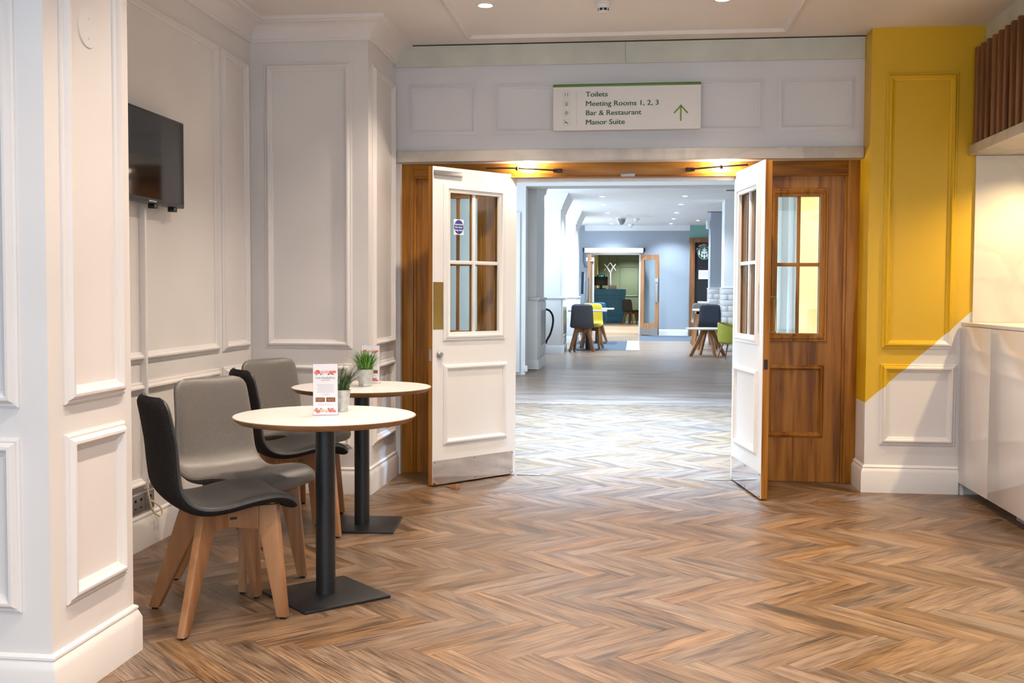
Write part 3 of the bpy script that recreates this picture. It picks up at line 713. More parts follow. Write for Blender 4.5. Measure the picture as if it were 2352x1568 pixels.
def grass_plant(loc, label, pot_top, pot_bot, ph, gh, spread, lean, mat, n=70, seed=1, thin=.0035):
    rnd = random.Random(seed); p = thing('potted_grass', label, 'plant', loc, 0, 'potted grasses on the round tables')
    t = pot_top; b_ = pot_bot
    MB().lathe([(b_*.96, 0), (b_, .003), (b_, .009), (b_*.95, .012), (b_*.97, .016), (t, ph-.004), (t*1.04, ph-.003), (t*1.04, ph), (t*.96, ph), (t*.93, ph-.012), (.002, ph-.012)], 40).build('pot', ZINC, p, smooth=True)
    m = MB()
    for k in range(n):
        a = rnd.uniform(0, 2*math.pi); r0 = t*.8*math.sqrt(rnd.random()); h = gh*rnd.uniform(.55, 1.05); out = spread*rnd.uniform(.1, 1.0)*(.3+r0/t)
        d = Vector((math.cos(a), math.sin(a), 0)); q = Vector((-d.y, d.x, 0)); base = d*r0+Vector((0, 0, ph-.012))
        wv = thin*rnd.uniform(.7, 1.2); vs = []
        for j in range(6):
            s_ = j/5; c = base+d*out*s_**2+Vector((lean*s_*s_*h, 0, h*(s_-.25*s_**3*(out/spread)))); ww = wv*(1-s_**2.2)
            vs += [c-q*ww, c+d*.0012*(1-s_), c+q*ww]
        fs = []
        for j in range(5):
            o = j*3; fs += [(o, o+1, o+4, o+3), (o+1, o+2, o+5, o+4)]
        m.add(vs, fs)
    o = m.build('grass_blades', mat, p, smooth=True); o['kind'] = 'stuff'
    return p
grass_plant((-1.226, 4.378, .75), 'thin drooping grass in a zinc pot beside the leaflet stand', .036, .025, .092, .135, .10, .30, GRASSD, 60, 3, .0032)
grass_plant((-1.437, 5.585, .75), 'bushy bright grass in a pale zinc pot on the rear table', .047, .036, .092, .13, .115, 0.0, GRASS, 130, 5, .0048)
def leaflet(loc, rz, label, back=False):
    h = thing('leaflet_stand', label, 'leaflet stand', loc, rz, 'wedding leaflet stands')
    w2 = .052; H = .212
    s = MB(); s.box(-w2, w2, -.004, -.0025, 0, H); s.box(-w2, w2, .0025, .004, 0, H); s.box(-w2, w2, -.004, .035, 0, .002)
    s.build('acrylic_holder', ACRYL, h)
    pp = box('printed_leaflet', (-.0495, .0495, -.0018, .0018, .003, .21), PAPER, h)
    y = -.0019
    rnd = random.Random(4)
    def dab(x, z, r, mt, nm='flower_print'):
        n = 9; m = MB().prism([(x+r*rnd.uniform(.75, 1.15)*math.cos(2*math.pi*k/n), y, z+.8*r*rnd.uniform(.75, 1.15)*math.sin(2*math.pi*k/n)) for k in range(n)], (0, -.0002-.0001*rnd.random(), 0)); m.build(nm, mt, pp)
    for zc, sg in ((.178, -1), (.018, 1)):
        for k, (x, r, mt) in enumerate(((-.030, .011, CORAL), (-.012, .010, BLUSH), (.004, .009, BLUSH), (.022, .011, CORAL), (.036, .008, CORAL), (-.040, .007, CORAL))): dab(x, zc+.003*sg*(k % 2), r, mt)
        for x in (-.018, .012, .030, -.036): dab(x, zc+sg*.010, .004, LEAFP, 'leaf_print')
    F0 = (R(90), 0, 0)
    lettering('Late Availability', .0135, BLACKPR, pp, (0, y-.0003, .150), F0, 'CENTER', sx=.92)
    lettering('WEDDINGS', .006, BLACKPR, pp, (0, y-.0003, .142), F0, 'CENTER', spacing=1.3)
    tx = MB()
    for k in range(7): tx.box(-.036+.003*(k % 3), .036-.002*(k % 2), y-.0003, y, .126-.0052*k, .1268-.0052*k)
    for k in range(2): tx.box(-.030, .032, y-.0003, y, .047-.005*k, .0476-.005*k)
    tx.build('small_print', BLACKPR, pp)['kind'] = 'stuff'
    lettering('C A K E S', .0075, BLACKPR, pp, (0, y-.0003, .083), F0, 'CENTER')
    for x0, x1 in ((-.040, -.002), (.003, .040)): box('photo_print', (x0, x1, y-.0003, y, .055, .074), BROWNP, pp)
    return h
leaflet((-1.252, 4.222, .75), R(13), 'white wedding leaflet in a clear stand on the front table')
leaflet((-1.452, 5.765, .75), R(4), 'wedding leaflet stand half hidden behind the bushy grass')

# ---------------------------------------------------------------- bar on the right
bc = thing('bar_counter', 'glossy white bar counter along the right edge', 'counter', (2.03, 6.95, 0))
ys = [0, -.555, -1.75, -2.95, -4.15, -5.35]
for a, b in zip(ys, ys[1:]): MB().box(0, .03, b+.003, a-.003, .075, 1.062).build('front_panel', COUNTER, bc, bevel=.002)
MB().box(-.004, .62, -5.35, 0, 1.064, 1.085).build('worktop', LAMIN, bc, bevel=.003)
box('carcass', (.03, .55, -5.3, -.6, .10, 1.062), PAINT2, bc)
box('plinth', (.10, .5, -5.3, -.75, 0, .10), PAINT2, bc)
box('end_block', (.01, .03, -.012, 0, 0, 1.062), PAINT2, bc)
cn = thing('bar_canopy', 'bar canopy with upright brown wooden slats', 'canopy', (2.045, 6.96, 2.12))
MB().box(0, 1.6, -5.2, 0, 0, .062).build('soffit_board', STONE, cn, bevel=.008)
box('backing_board', (.092, .11, -5.2, 0, .062, .65), WALNUT, cn)
box('glass_strip', (.088, .10, -5.2, 0, .65, .80), GLASSG, cn)
sm = MB().box(0, .032, 0, .036, 0, .59); s0 = None
for k in range(42):
    if s0 is None: s0 = sm.build('slat', WALNUT, cn, bevel=.002); s0.location = (.012, -.095, .062)
    else: link('slat', s0.data, cn, (.012, -.095-.104*k, .062))
for y, nm in ((-.45, 'end nearest the yellow wall'), (-1.7, 'middle part of the bar'), (-2.95, 'near part of the bar')):
    downlight((2.045+.36, 6.96+y, 2.12), P_CANOPY, (1.0, .74, .40), 'warm spotlight under the canopy over the '+nm, 'canopy spotlights', SPOTW, .03, 150)
mp_ = MB().box(2.092, 4.6, 6.944, 6.964, 1.086, 2.118).build('marble_panel', MARBLE); tag(mp_, 'cream marble splash panel above the bar counter', 'panel')

# ---------------------------------------------------------------- lobby behind the doors
wall('wall_lobby_left', (-2.75, -2.6, 7.42, 14.3, 0, 2.8), FARWHITE, 'white lobby wall left of the doors')
wall('wall_lobby_right', (2.6, 2.75, 7.42, 14.3, 0, 2.8), FARWHITE, 'white lobby wall right of the doors')
wall('wall_cream', (1.343, 2.6, 9.0, 9.15, 0, 2.8), CREAMW, 'pale yellow lobby wall seen through the right side leaf')
wg = wall('wall_lobby_recess', (1.25, 2.6, 11.6, 11.75, 0, 2.8), FARWHITE, 'white lobby recess wall with upright ribs')
for x in (1.36, 1.48, 1.60, 1.72): box('pilaster_strip', (x, x+.05, 11.56, 11.6, 0, 2.8), FARWHITE, wg, .006)
wall('wall_lobby_far', (-2.75, -1.47, 14.3, 14.6, 0, 3.1), FARWHITE, 'white end wall of the lobby beside the first far column')
wall('wall_lobby_far_right', (1.75, 2.75, 14.3, 14.6, 0, 3.1), FARWHITE, 'white end wall on the right of the lobby')
tag(box('ceiling_lobby', (-2.75, 2.75, 7.42, 14.3, 2.8, 2.9), CEIL), 'white lobby ceiling behind the door screen', 'ceiling', kind='structure')
tag(box('trim_4', (-1.47, 1.75, 14.3, 14.7, 2.69, 3.1), FARWHITE), 'white downstand beam between lobby and far room', 'beam', kind='structure')
wx = box('wall_above_screen', (-2.75, 2.75, 7.42, 7.5, 2.13, 2.8), FARWHITE); tag(wx, 'white back of the fascia above the doors', 'wall', kind='structure')
for x, s_ in ((-.72, 'left'), (.50, 'right')):
    for y, q in ((8.1, 'near'), (9.7, 'middle'), (11.3, 'far')):
        downlight((x, y, 2.8), P_VEST, (.36, .61, 1.0), 'cool lobby spotlight, %s one of the %s row' % (s_, q), 'lobby spotlights', SPOTC, .05, 84, blend=1.0)  # unseen lamps, tinted blue and driven hard to whiten the lobby floor
downlight((1.72, 8.45, 2.8), 150, (1.0, .86, .62), 'warm lobby spotlight washing the pale yellow wall', 'lobby wall spotlights', SPOTW, .05, 100)  # unseen lamp added to keep this wall yellow against the blue spots
sk = MB().box(-1.475, -1.415, 14.55, 14.6+.0, .22, .30).build('wall_socket', PLASTIC, loc=(-.02, -.27, -.02), bevel=.004); tag(sk, 'white plastic box low on the wall by the first far column', 'socket')
dm = thing('door_7', 'white lobby side door at the left edge of the opening', 'door', (-1.86, 14.29, .19), 0, kind='structure')
box('architrave', (-.07, 0, -.03, .0, 0, 2.15), FARWHITE, dm, .005); box('architrave', (.25, .32, -.03, .0, 0, 2.15), FARWHITE, dm, .005); box('leaf', (0, .25, -.012, 0, 0, 2.1), FARWHITE, dm)

# ---------------------------------------------------------------- far room shell
ZF, ZC = .2, 3.0
cfar = box('ceiling_far', (-2.3, 4.6, 14.6, 27.6, ZC, ZC+.1), FARWHITE); tag(cfar, 'white ceiling of the far room with spotlights', 'ceiling', kind='structure')
tag(MB().sweep([(-1.3, 27.5), (1.36, 27.5)], [(0, 2.865), (.02, 2.865), (.03, 2.89), (.09, 2.96), (.10, 3.0), (0, 3.0)]).build('trim_5', FARWHITE, smooth=True), 'white cornice above the slate blue far wall', 'cornice', kind='structure')
lw_ = MB()
for a, b in ((14.6, 16.1), (18.6, 20.1), (22.6, 24.4), (26.9, 27.6)): lw_.box(-2.3, -2.1, a, b, ZF, ZC)
for a, b in ((16.1, 18.6), (20.1, 22.6), (24.4, 26.9)): lw_.box(-2.3, -2.1, a, b, ZF, 1.2); lw_.box(-2.3, -2.1, a, b, 2.9, ZC)
tag(lw_.build('wall_far_left', FARWHITE), 'white window wall of the far room', 'wall', kind='structure')
for k, (a, b) in enumerate(((16.1, 18.6), (20.1, 22.6), (24.4, 26.9))):
    wn = box('window_%d' % (k+4), (-2.2, -2.19, a, b, 1.2, 2.9), GLASS); tag(wn, 'tall bright window in bay %s of the far room' % ('one', 'two', 'three')[k], 'window', kind='structure')
    MB().frame(a, b, 1.2, 2.9, [(0, 0), (0, .05), (.06, .05), (.06, 0)], lambda u, v, h: (-2.19+h, u, v)).build('window_frame', FARWHITE, wn)
    box('window_sill', (-2.1, -1.95, a, b, 1.17, 1.21), FARWHITE, wn, .006)
def column(x0, x1, y0, y1, label, grille=True):
    c = thing('panelled_column', label, 'column', (x1, y0, ZF), 0, 'white window columns of the far room')
    d = y1-y0; w_ = x1-x0
    box('shaft', (-w_, -.02, .02, d, .0, 2.8), FARWHITE, c)
    MB().box(-w_, 0, 0, d, 0, .96).build('pedestal', FARWHITE, c, bevel=.004)
    MB().sweep([(-w_, 0), (0, 0), (0, d)], [(0, .955), (.015, .955), (.02, .965), (.03, .975), (.03, .99), (0, 1.0)]).build('dado_rail', FARWHITE, c, smooth=True)
    MB().sweep([(-w_, 0), (0, 0), (0, d)], [(0, 0), (.02, 0), (.02, .10), (.012, .13), (0, .14)]).build('plinth', FARWHITE, c, smooth=True)
    MB().sweep([(-w_, .02), (-.02, .02), (-.02, d)], [(0, 2.52), (.02, 2.53), (.03, 2.58), (.12, 2.76), (.14, 2.8), (0, 2.8)]).build('cornice', FARWHITE, c, smooth=True)
    if grille:
        g = MB().box(0, .016, .06, d-.06, .15, .94).build('cover_panel', FARWHITE, c, bevel=.003)
        MB().frame(.22, d-.2, .30, .83, [(0, .016), (0, .026), (.02, .026), (.02, .016)], lambda u, v, h: (h, u, v)).build('grille_frame', FARWHITE, c)
        bk = box('grille_back', (.016, .0165, .24, d-.22, .32, .81), GREYMETAL, c)
        m = MB()
        for k in range(34): m.box(.0165, .021, .24, d-.22, .325+k*.0143, .332+k*.0143)
        o = m.build('grille_bars', STEELS, c); o['kind'] = 'stuff'
    return c
column(-2.1, -1.345, 14.74, 16.0, 'white column with metal grille nearest the doors, behind the opening')
column(-2.1, -1.29, 18.7, 20.0, 'white column with grille behind the grey far chair')
column(-2.1, -1.25, 22.7, 24.2, 'third white column, farthest along the windows')
hs = MB().tube(crom([(-1.36, 16.02, 1.02), (-1.29, 16.06, 1.0), (-1.24, 16.1, .92), (-1.235, 16.1, .80), (-1.27, 16.08, .65), (-1.32, 16.05, .55), (-1.335, 16.03, .50)], 4), .016, 8)
tag(hs.build('black_hose', BLACKP, smooth=True), 'black curved hose hooked behind the first white column', 'hose')
hp = MB().tube([(-1.20, 24.25, 1.25), (-1.19, 24.25, 1.75)], .03, 8); tag(hp.build('column_bumper', NAVYF), 'dark upright bar on the third white column', 'bar')
ex = thing('exit_sign', 'small lit exit sign hanging in the first window bay', 'sign', (-1.42, 17.0, 2.62))
box('lit_panel', (-.05, .03, -.02, .02, 0, .17), EXITG, ex); box('hanger', (-.02, .0, -.01, .01, .17, .38), FARWHITE, ex)
# far wall with door opening, door leaves and roller box
fw = MB(); fw.box(-2.3, -1.079, 27.5, 27.7, ZF, ZC).box(.108, 1.36, 27.5, 27.7, ZF, ZC).box(-1.079, .108, 27.5, 27.7, 2.278, ZC)
W_far = fw.build('wall_far', FARWALL); tag(W_far, 'slate blue wall at the end of the far room', 'wall', kind='structure')
tag(MB().sweep([(.19, 27.5), (1.34, 27.5)], [(0, ZF), (.02, ZF), (.02, ZF+.12), (.01, ZF+.15), (0, ZF+.155)]).build('baseboard_far', FARWHITE), 'white skirting under the slate blue wall', 'skirting', kind='structure')
df = thing('trim_6', 'pale blue door casing in the far wall', 'door frame', (0, 27.5, ZF), 0, kind='structure')
for x0, x1 in ((-1.16, -1.06), (.09, .17)): box('jamb', (x0, x1, -.03, .2, 0, 2.08), FARWHITE, df, .004)
box('head', (-1.16, .17, -.03, .2, 2.06, 2.12), FARWHITE, df, .004)
rb = MB().box(-1.30, .19, 27.28, 27.5, 2.30, 2.42).build('shutter_box', FARWHITE, bevel=.01); tag(rb, 'long white operator box above the far doorway', 'operator box')
for x, l_ in ((-1.33, 'left'), (.215, 'right')): tag(MB().box(x-.025, x+.025, 27.36, 27.48, 2.33, 2.43).build('end_cap', BLACKP, bevel=.006), 'black cap on the %s end of the operator box' % l_, 'cap')
cbx = MB().box(-1.26, -1.05, 27.33, 27.47, 2.08, 2.18).build('control_box', PLASTIC, bevel=.01); tag(cbx, 'small white control box below the operator box', 'control box')
tag(MB().tube([(-1.33, 27.42, 2.33), (-1.34, 27.42, 2.1), (-1.30, 27.42, 1.95), (-1.2, 27.42, 1.93), (-1.14, 27.42, 2.06)], .012, 6).build('black_cable', BLACKP, smooth=True), 'black cable looping below the control box', 'cable')
def far_leaf(name, loc, rz, w_, label):
    d = thing(name, label, 'door', loc, rz, kind='structure'); h = 2.05
    for x0, x1 in ((0, .1), (w_-.1, w_)): box('stile', (x0, x1, -.022, .022, .02, h), BEECH, d)
    box('rail', (.1, w_-.1, -.022, .022, h-.13, h), BEECH, d); box('rail', (.1, w_-.1, -.022, .022, .20, .32), BEECH, d)
    box('kick_plate', (0, w_, -.024, .024, .02, .20), GREYMETAL, d); box('glass_pane', (.1, w_-.1, -.004, .004, .32, h-.13), GLASS, d)
    box('push_plate', (w_-.1, w_, -.024, .024, .85, 1.45), GREYMETAL, d)
    MB().tube([(w_-.05, -.03, 1.35), (w_-.05, -.09, 1.35), (w_-.05, -.09, .85), (w_-.05, -.03, .85)], .011, 8).build('pull_handle', GREYMETAL, d, smooth=True)
    return d
far_leaf('door_5', (.14, 27.46, ZF), R(-38), .56, 'oak glazed door standing open at the far doorway')
far_leaf('door_6', (-1.12, 27.46, ZF), R(-96), .56, 'oak glazed door seen edge on left of the far doorway')
# ceiling fittings of the far room
for y, w1 in ((19.3, 'first'), (21.1, 'second'), (23.2, 'third'), (25.05, 'fourth'), (26.75, 'fifth')):
    for x, s_ in ((-.61, 'left'), (.86, 'right')): downlight((x, y, ZC), P_FAR, COOL, 'far room spotlight, %s from the doors in the %s row' % (w1, s_), 'far room spotlights', SPOTC, .05, 130)
downlight((1.45, 25.65, ZC), P_FAR, COOL, 'single far room spotlight before the black board', 'far room spotlights', SPOTC, .05, 130)
dc = thing('dome_camera', 'grey dome camera on the far room ceiling', 'camera', (-.34, 24.7, ZC))
MB().lathe([(.10, 0), (.10, -.05), (.085, -.10), (.05, -.15), (.004, -.165)], 24).build('dome', GREYMETAL, dc, smooth=True); MB().lathe([(.115, 0), (.115, -.03)], 24).build('mount', PLASTIC, dc)
for loc, l_ in (((.01, 25.0, ZC), 'nearer small white detector on the far room ceiling'), ((-.13, 27.0, ZC), 'small white detector near the far wall cornice')):
    dd = thing('ceiling_detector', l_, 'detector', loc); MB().lathe([(.07, 0), (.065, -.03), (.04, -.05), (.03, -.07)], 20).build('body', PLASTIC, dd, smooth=True); MB().lathe([(.028, -.07), (.024, -.075)], 16).build('sensor', GREYMETAL, dd)
ht = MB().frame(-.2, .375, 23.8, 24.2, [(0, 0), (0, .015), (.03, .015), (.03, 0)], lambda u, v, h: (u, v, ZC-h)).build('ceiling_hatch', PLASTIC); tag(ht, 'white square hatch frame in the far room ceiling', 'hatch')
for y, l_ in ((18.3, 'slot air vent above the nearer tiled column'), (23.0, 'slot air vent above the farther tiled column')): tag(box('air_vent', (1.5, 1.8, y-.04, y+.04, ZC-.01, ZC+.0), BLACKP), l_, 'vent')

# tiled columns on the right
def tiled_column(x0, x1, y0, y1, ztile, label):
    c = thing('tiled_column', label, 'column', (x0, y0, ZF), 0, 'tiled columns of the far room'); w_ = x1-x0; d = y1-y0
    box('shaft', (.02, w_, .02, d, 0, 2.8), FARWALL if 'farther' in label else FARWHITE, c); box('tile_backing', (.008, w_, .008, d, 0, ztile), GROUT, c)
    tw, thh = .205, .105; rows = int(ztile/thh)
    tm = MB().box(0, tw-.006, 0, .008, 0, thh-.006).build('tile', TILE, c, bevel=.0015); tmd = tm.data; first = tm
    for r_ in range(rows):
        x = -(tw/2 if r_ % 2 else 0)
        while x < w_-.03:
            if x >= -.001 and x+tw < w_+.02:
                if first: first.location = (x, 0, ztile-(r_+1)*thh); first = None
                else: link('tile', tmd, c, (x, 0, ztile-(r_+1)*thh))
            elif x < 0:
                t = link('tile', tmd, c, (0, 0, ztile-(r_+1)*thh)); t.scale = (.5, 1, 1)
            else:
                t = link('tile', tmd, c, (x, 0, ztile-(r_+1)*thh)); t.scale = (max(.1, (w_-x)/tw), 1, 1)
            x += tw
        for k in range(max(1, int(d/tw))):
            t = link('tile', tmd, c, (0, (k+1)*tw-.004, ztile-(r_+1)*thh), (0, 0, R(-90)))
    MB().box(-.004, w_, -.004, d, ztile, ztile+.018).build('tile_cap', FARWHITE, c)
    return c
tiled_column(1.60, 2.12, 20.0, 20.65, 1.165, 'nearer white tiled column beside the open door edge')
tiled_column(1.565, 2.0, 23.2, 23.85, 1.175, 'farther blue grey column with white tiles behind the navy chair')
sp_ = MB().box(1.50, 1.565, 23.3, 23.45, 2.66, 2.84).build('wall_speaker', PLASTIC, bevel=.012); tag(sp_, 'small white speaker box high on the farther tiled column', 'speaker')
# coffee board with frame, sea green wall above
wall('wall_far_green', (1.36, 4.6, 27.42, 27.7, ZF, ZC), TEALW, 'sea green wall above the coffee board')
wall('wall_far_right', (4.5, 4.6, 14.6, 27.6, ZF, ZC), FARWHITE, 'white side wall of the far room')
cbd = thing('coffee_board', 'black board with round green coffee emblem in a brown wooden frame', 'board', (1.355, 27.36, ZF))
box('frame_post', (0, .13, -.06, .06, 0, 2.46), WALNUT, cbd, .006); box('frame_head', (-.015, .9, -.07, .06, 2.36, 2.47), WALNUT, cbd, .006)
box('board', (.13, .9, 0, .05, 0, 2.36), CHALK, cbd); box('board_joint', (.13, .9, -.004, 0, 1.78, 1.79), BLACKP, cbd)
em = thing('emblem', '', '', (0, 0, 0)); del em['label']; del em['category']
bpy.data.objects.remove(em)
lx, lz, lr = .365, 2.10, .165
dsk = lambda r, z0, x0=0: [(lx+x0+r*math.cos(a*math.pi/24), -.002, lz+z0+r*math.sin(a*math.pi/24)) for a in range(48)]
e0 = MB().prism(dsk(lr, 0), (0, -.003, 0)).build('emblem_ring', WHITEP, cbd); e0['label'] = 'round green and white emblem'
g0 = MB().prism([(x, -.005, z) for x, y, z in dsk(lr*.95, 0)], (0, -.002, 0)).build('emblem_field', LOGOG, e0)
def epoly(pts): return MB().prism([(lx+px*lr, -.007, lz+pz*lr) for px, pz in pts], (0, -.002, 0))
star = []
for k in range(10):
    a = math.pi/2+k*math.pi/5; r_ = .17 if k % 2 == 0 else .07; star.append((r_*math.cos(a), .72+r_*math.sin(a)))
epoly(star).build('emblem_star', WHITEP, e0)
epoly([(-.36, .44), (-.40, .62), (-.22, .54), (-.13, .66), (0, .56), (.13, .66), (.22, .54), (.40, .62), (.36, .44)]).build('emblem_crown', WHITEP, e0)
epoly([(.26*math.cos(a*math.pi/10), .12+.34*math.sin(a*math.pi/10)) for a in range(20)]).build('emblem_face', WHITEP, e0)
for sg in (-1, 1):
    epoly([(sg*.30, .38), (sg*.48, .20), (sg*.42, -.10), (sg*.55, -.42), (sg*.40, -.72), (sg*.22, -.50), (sg*.30, -.20), (sg*.24, .05), (sg*.34, .20)]).build('emblem_wave', WHITEP, e0)
    epoly([(sg*.62, .52), (sg*.84, .30), (sg*.88, -.10), (sg*.74, -.42), (sg*.62, -.20), (sg*.70, .10)]).build('emblem_wing', WHITEP, e0)
epoly([(-.14, -.30), (.14, -.30), (.2, -.6), (.06, -.86), (-.06, -.86), (-.2, -.6)]).build('emblem_tail', WHITEP, e0)
cap = '\u2022 WE PROUDLY SERVE \u2022'; m = MB()
for k, ch in enumerate(cap):
    if ch == ' ': continue
    a = R(180-8-k*164/(len(cap)-1)); me = text_mesh(ch, .056, 'CENTER', 0)
    q = a-math.pi/2; rr = lr*1.14
    vs = [(lx+rr*math.cos(a)+v.co.x*math.cos(q)-v.co.y*math.sin(q), -.006-v.co.z, lz+rr*math.sin(a)+v.co.x*math.sin(q)+v.co.y*math.cos(q)) for v in me.vertices]
    m.add(vs, [tuple(p.vertices) for p in me.polygons]); bpy.data.meshes.remove(me)
m.build('arched_lettering', WHITEP, cbd)
nt_ = box('pinned_notice', (.225, .545, -.006, -.003, 1.44, 1.665), PAPER, cbd); tx = MB()
for k in range(4): tx.box(.27, .50, -.0066, -.006, 1.49+.035*k, 1.496+.035*k)
tx.build('small_print', BLACKPR, nt_)['kind'] = 'stuff'

# carpets and ribbed ramp edge
tag(box('carpet_strip', (-1.25, -.17, 20.0, 24.0, ZF-.02, ZF+.0012), CARPET), 'blue grey carpet strip under the window tables', 'carpet')
tag(box('entrance_mat', (.11, 1.35, 24.3, 27.35, ZF-.02, ZF+.0012), CARPET), 'blue grey carpet before the slate blue wall', 'carpet')
rs = box('ribbed_strip', (-.165, .09, 20.0, 24.0, ZF, ZF+.006), GROUT); tag(rs, 'pale ribbed floor strip between carpet and wood', 'floor strip')
for k in range(6): box('rib', (-.15+.04*k, -.13+.04*k, 20.0, 24.0, ZF+.006, ZF+.012), GROUT, rs)

# ---------------------------------------------------------------- far room furniture
GF = 'chairs of the far room'
make_chair('slate grey chair with its back to the doors by the windows', (-.955, 19.55, ZF), face(90), DKGREYF, DKGREYF, GF, 4, False)
make_chair('yellow chair just behind the slate grey far chair', (-.83, 20.5, ZF+.0015), face(-90), YFAB, YFAB, GF, 4, False)
make_chair('teal blue chair at the second far window table', (-.86, 23.55, ZF+.0015), face(100), TEALF, TEALF, GF, 4, False)
make_chair('navy chair between low round table and tiled columns', (1.40, 20.60, ZF), face(90), NAVYF, NAVYF, GF, 4, False)
make_chair('pale grey chair behind the wooden legged table', (1.41, 22.92, ZF), face(-90), GREY, GREY, GF, 4, False)
make_chair('brown grey chair right of the teal desk in the last room', (-.18, 38.4, ZF), face(60), GREYB, GREYB, GF, 4, False)
make_chair('lime chair right of the teal desk in the last room', (.0, 39.0, ZF), face(170), LIME, LIME, GF, 4, False)
def cafe_table(loc, label, w_=.7, d=.7, h=.75):
    t = thing('cafe_table', label, 'table', loc, 0, 'cafe tables of the far room')
    MB().box(-w_/2, w_/2, -d/2, d/2, h-.028, h).build('table_top', LAMIN, t, bevel=.004)
    MB().lathe([(.045, .012), (.045, h-.03)], 20).build('column', BLACKM, t, smooth=True); MB().box(-.2, .2, -.2, .2, 0, .012).build('base_plate', BLACKM, t)
    return t
cafe_table((-.88, 20.05, ZF+.0015), 'white square table before the slate grey far chair'); cafe_table((-.80, 22.9, ZF+.0015), 'white square table beside the teal blue chair')
ct = thing('low_table', 'low round white table on splayed wooden legs', 'table', (1.24, 18.55, ZF))
MB().lathe([(.365, .452), (.38, .458), (.38, .474), (.372, .478)], 40).build('table_top', LAMIN, ct, smooth=True)
for k in range(4):
    a = R(20+90*k); d = Vector((math.cos(a), math.sin(a), 0)); n = Vector((-d.y, d.x, 0))*.018
    pts = [d*.03+Vector((0, 0, .452)), d*.11+Vector((0, 0, .452)), d*.34, d*.28]
    MB().prism([p-n for p in pts], n*2).build('leg', BEECH, ct, bevel=.003)
ac = thing('tub_armchair', 'lime tub armchair with wooden legs beside the low table', 'armchair', (1.58, 17.85, ZF), R(62)); ac.scale = (.80, .80, .80)
def tub():
    vs = []; fs = []; n = 28; prof = [(.0, .30), (.20, .30), (.255, .34), (.28, .42), (.285, .50), (.26, .505), (.235, .46), (.225, .42), (.0, .42)]
    for k in range(n+1):
        a = R(-35)+R(250)*k/n; hf = .5+.5*math.sin((a-R(-35))/R(250)*math.pi)
        for i, (r_, z) in enumerate(prof):
            zz = z if z < .43 and i not in (4, 5, 6) else z+.24*hf*(1 if i in (4, 5) else .75)
            vs.append((r_*math.cos(a)*1.05, r_*math.sin(a), zz))
    m_ = len(prof); fs = [(k*m_+i, (k+1)*m_+i, (k+1)*m_+i+1, k*m_+i+1) for k in range(n) for i in range(m_-1)]
    fs += [tuple(range(m_)), tuple(n*m_+i for i in range(m_))]
    return MB().add(vs, fs)
tub().build('tub_shell', LIME, ac, smooth=True)
MB().lathe([(.20, .30), (.24, .32), (.245, .41), (.22, .44), (.01, .445)], 28, (0, -.03, 0)).build('seat_cushion', LIME, ac, smooth=True)
for sx in (-1, 1):
    for sy in (-1, 1): MB().tube([(sx*.13, sy*.13, .31), (sx*.21, sy*.22, 0)], [.02, .013], 10).build('leg', BEECH, ac, smooth=True)
dt = thing('wooden_table', 'wooden legged table with white top behind the navy chair', 'table', (1.56, 22.15, ZF))
MB().box(-.38, .38, -.35, .35, .72, .755).build('table_top', LAMIN, dt, bevel=.004); box('apron', (-.33, .33, -.30, .30, .66, .72), BEECH, dt)
for sx in (-1, 1):
    for sy in (-1, 1): MB().prism([(sx*.26, sy*.28-.02, .70), (sx*.33, sy*.28-.02, .70), (sx*.40, sy*.28-.02, 0), (sx*.36, sy*.28-.02, 0)], (0, .04, 0)).build('leg', BEECH, dt)
sc_ = thing('service_counter', 'white service counter before the coffee board', 'counter', (1.55, 26.6, ZF))
MB().box(0, .8, 0, .5, .84, .88).build('worktop', LAMIN, sc_, bevel=.005); box('body', (.03, .8, .03, .47, 0, .84), FARWHITE, sc_)
jg = MB().lathe([(.04, 0), (.045, .16), (.043, .16), (.038, .01)], 20, (1.86, 26.75, ZF+.88)).build('glass_jug', GLASS, smooth=True); tag(jg, 'clear glass jug on the white service counter', 'jug')
ty = MB().box(1.62, 1.80, 26.7, 26.9, ZF+.88, ZF+.895).build('black_tray', BLACKP, bevel=.004); tag(ty, 'flat black tray on the white service counter', 'tray')

# ---------------------------------------------------------------- last room beyond the far doorway
wl = wall('wall_last', (-2.6, 1.6, 42.0, 42.2, ZF, 3.2), GREENW, 'sage green panelled wall of the last room')
for a, b, z0, z1 in ((-.62, .12, 1.15, 2.35), (-1.05, -.68, 2.45, 3.0), (-.62, .12, 2.5, 3.0)): moulding(wl, '-y', 42.0, a, b, z0, z1, GREENW)
wall('wall_last_left', (-2.75, -1.45, 40.9, 42.0, ZF, 3.2), CREAMW, 'cream return wall behind the till'); wall('wall_last_right', (1.6, 1.75, 27.7, 42.2, ZF, 3.2), GREENW, 'sage green side wall of the last room')
wall('wall_last_side', (-2.75, -2.6, 27.7, 42.2, ZF, 3.2), FARWHITE, 'white side wall of the last room'); tag(box('ceiling_last', (-2.75, 1.75, 27.7, 42.2, 3.2, 3.3), FARWHITE), 'white ceiling of the last room', 'ceiling', kind='structure')
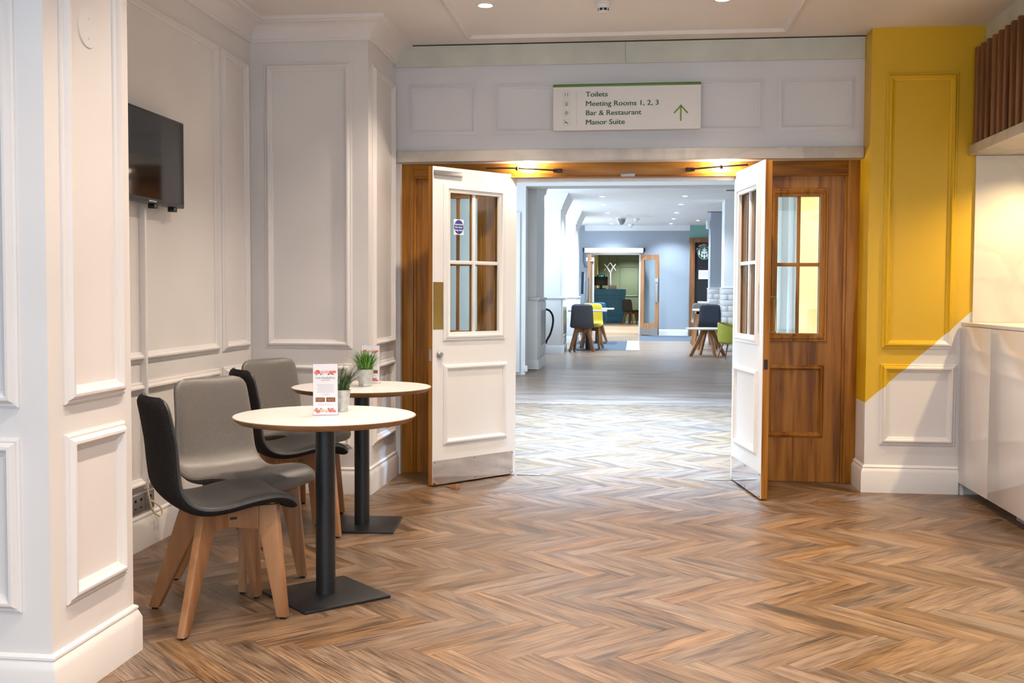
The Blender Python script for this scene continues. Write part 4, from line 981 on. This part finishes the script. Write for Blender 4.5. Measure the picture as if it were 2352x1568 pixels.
for x, y, l_ in ((-.2, 40.9, 'spotlight washing the sage green wall'), (-.7, 34, 'spotlight in the middle of the last room'), (-.7, 30, 'spotlight just beyond the far doorway')): downlight((x, y, 3.2), (330 if y > 40 else 1400), (.95, 1.0, .95), l_, 'last room spotlights', SPOTC, .05, 120)
dk = thing('reception_desk', 'teal panelled reception desk in the last room', 'desk', (-.95, 39.6, ZF))
MB().box(-.575, .575, 0, .6, 0, 1.24).build('body', TEALC, dk, bevel=.004)
MB().box(-.60, .60, -.03, .62, 0, .20).build('plinth', TEALC, dk, bevel=.006); MB().box(-.60, .60, -.025, .62, 1.0, 1.24).build('fascia', TEALC, dk, bevel=.006)
for a, b in ((-.53, -.06), (.02, .53)): MB().frame(a, b, .32, .94, [(0, 0), (0, .02), (.04, .02), (.05, .005), (.05, 0)], lambda u, v, h: (u, -h, v)).build('panel_moulding', TEALC, dk)
tl = thing('till', 'black till with cyan display on the teal desk', 'till', (-1.27, 39.8, ZF+1.24))
MB().box(-.25, .25, -.03, .06, .13, .46).build('monitor', BLACKP, tl, bevel=.02); box('customer_display', (-.10, .10, -.045, -.03, .46, .51), CYANE, tl); MB().box(-.14, .14, -.045, .03, .42, .53).build('display_housing', BLACKP, tl, bevel=.01)
MB().box(-.05, .05, 0, .06, 0, .15).build('stand', BLACKP, tl); MB().box(-.18, .18, -.12, .18, 0, .03).build('base', BLACKP, tl, bevel=.006)
nx = MB().box(-.97, -.70, 39.72, 39.9, ZF+1.24, ZF+1.38).build('napkin_box', PLASTIC, bevel=.006); tag(nx, 'pale box on the teal desk beside the till', 'box')
tr = thing('carved_post', 'pale carved branching post behind the teal desk', 'post', (-.98, 41.2, ZF))
MB().tube([(0, 0, 0), (0, 0, 1.9)], [.09, .05], 12)  .build('stem', GROUT, tr, smooth=True)
for sx in (-1, 1): MB().tube([(0, 0, 1.85), (sx*.10, 0, 2.05), (sx*.22, 0, 2.2)], [.05, .03, .02], 8).build('branch', GROUT, tr, smooth=True); MB().tube([(sx*.22, 0, 1.95), (sx*.10, 0, 2.12), (0, 0, 2.25)], 0.02, 8).build('branch', GROUT, tr, smooth=True)
cafe_table((.75, 39.6, ZF), 'small table among the chairs of the last room')
